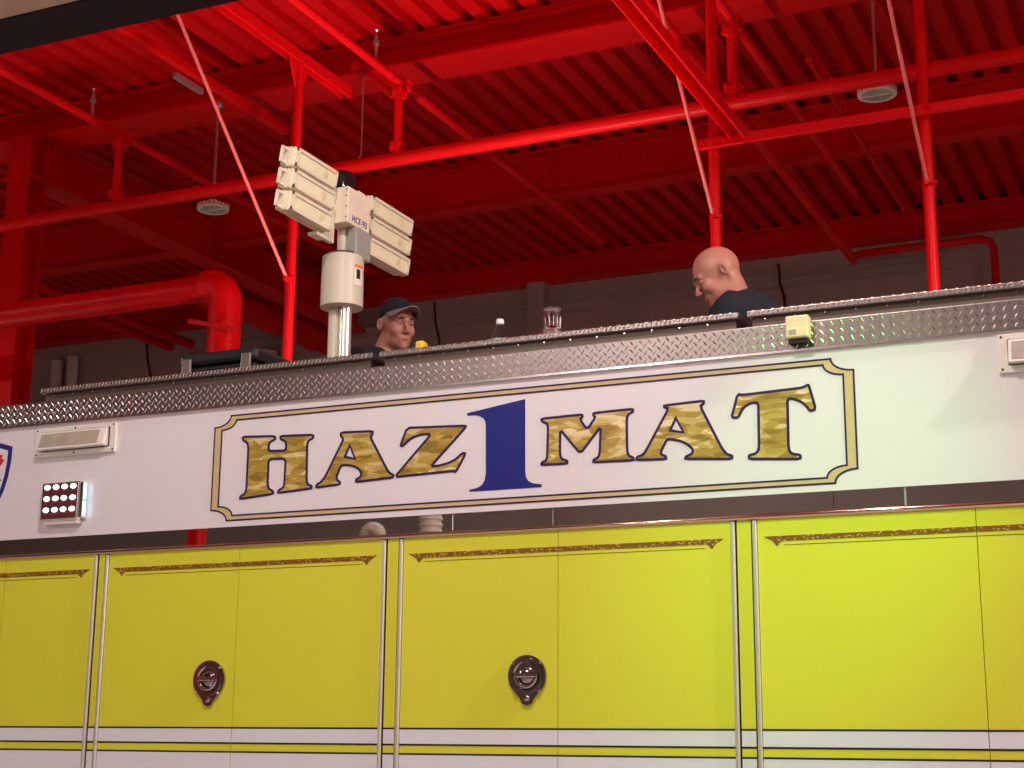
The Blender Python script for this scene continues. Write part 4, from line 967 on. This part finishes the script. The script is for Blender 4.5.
    for s in (1, -1):
        e = MB().sphere(h(0.0755, s * 0.030, 0.004), 0.0125, 14, 10).build('eye', 'eye', t, smooth=True)
        MB().sphere(h(0.0848, s * 0.030, 0.002), (0.0045, 0.0055, 0.0055), 10, 8, ax=A).build('iris', 'dark', e, smooth=True)
        MB().tube([h(0.0985, s * 0.012, 0.025), h(0.0955, s * 0.026, 0.029), h(0.0850, s * 0.043, 0.026)], [0.0035, 0.0045, 0.0025], 8).build('eyebrow', 'dark', t, smooth=True)
        MB().sphere(h(0.0735, s * 0.0300, lid), (0.0150, 0.0150, 0.0120), 14, 10, ax=A).build('eyelid', 'skin', t, smooth=True)
    MB().tube([h(0.086, 0.022, -0.071), h(0.094, 0.008, -0.068), h(0.094, -0.008, -0.068), h(0.086, -0.022, -0.071)], [0.002, 0.0045, 0.0045, 0.002], 8).build('lips', 'lip', t, smooth=True)
    if cap:
        hf_, hu_ = f, u; Rc = Matrix.Rotation(math.radians(-16), 3, l); cf, cu = Rc @ f, Rc @ u
        def h(a, b, c): return Hc + u * 0.004 + cf * a + l * b + cu * c
        m = MB(); n_, k_ = 32, 9; vs = []; fs = []
        for j in range(k_ + 1):
            a = (PI / 2) * j / k_ * 0.985
            for i in range(n_):
                q = 2 * PI * i / n_; zz = math.sin(a); cc = math.cos(a)
                rim = 0.030 + 0.014 * math.cos(q)
                vs.append(h(-0.010 + 0.110 * cc * math.cos(q), 0.086 * cc * math.sin(q), rim + (0.104 - (0.014 * math.cos(q))) * zz))
        fs = [(j * n_ + i, j * n_ + (i + 1) % n_, (j + 1) * n_ + (i + 1) % n_, (j + 1) * n_ + i) for j in range(k_) for i in range(n_)] + [tuple(range(k_ * n_, (k_ + 1) * n_))]
        m.add(vs, fs); co = m.build('baseball_cap', 'cap', t, smooth=True, label='dark navy baseball cap')
        so = co.modifiers.new('thickness', 'SOLIDIFY'); so.thickness = 0.004; so.offset = -1
        MB().sphere(h(-0.010, 0, 0.136), 0.006, 8, 6).build('button', 'cap', co, smooth=True)
        vs = []; n_ = 20
        for rr in (0.0, 0.35, 0.7, 1.0):
            for i in range(n_ + 1):
                q = math.radians(-68 + 136 * i / n_); ext = 0.075 * rr * math.cos(q * 0.95) ** 0.8
                x_ = -0.010 + 0.109 * math.cos(q) + ext; y_ = 0.085 * math.sin(q) * (1 - 0.06 * rr)
                vs.append(h(x_, y_, 0.046 - 0.010 * rr - 6.0 * y_ * y_ * (0.3 + 0.7 * rr)))
        n1 = n_ + 1
        br = MB().add(vs, [(a * n1 + i, a * n1 + i + 1, (a + 1) * n1 + i + 1, (a + 1) * n1 + i) for a in range(3) for i in range(n_)]).build('brim', 'brim', co, smooth=True)
        so = br.modifiers.new('thickness', 'SOLIDIFY'); so.thickness = 0.005; so.offset = 0
    return t

person((-3.537, 1.50, 3.572), -31, -10, math.radians(12), math.radians(4), (-3.605, 1.51, 3.428), (-3.70, 1.50, 2.925),
       ((-3.22, 1.62, 3.10), (-3.24, 1.36, 3.10)), 'person in a dark shirt and navy cap seated beside the light tower', True)
person((-1.842, 1.20, 3.526), 203, 200, math.radians(30), math.radians(0), (-1.765, 1.230, 3.400), (-1.56, 1.28, 2.925),
       ((-2.12, 0.98, 3.12), (-2.16, 1.20, 3.12)), 'bald person in a dark shirt looking down, seated on the roof', False, 0.0025, 0.075)
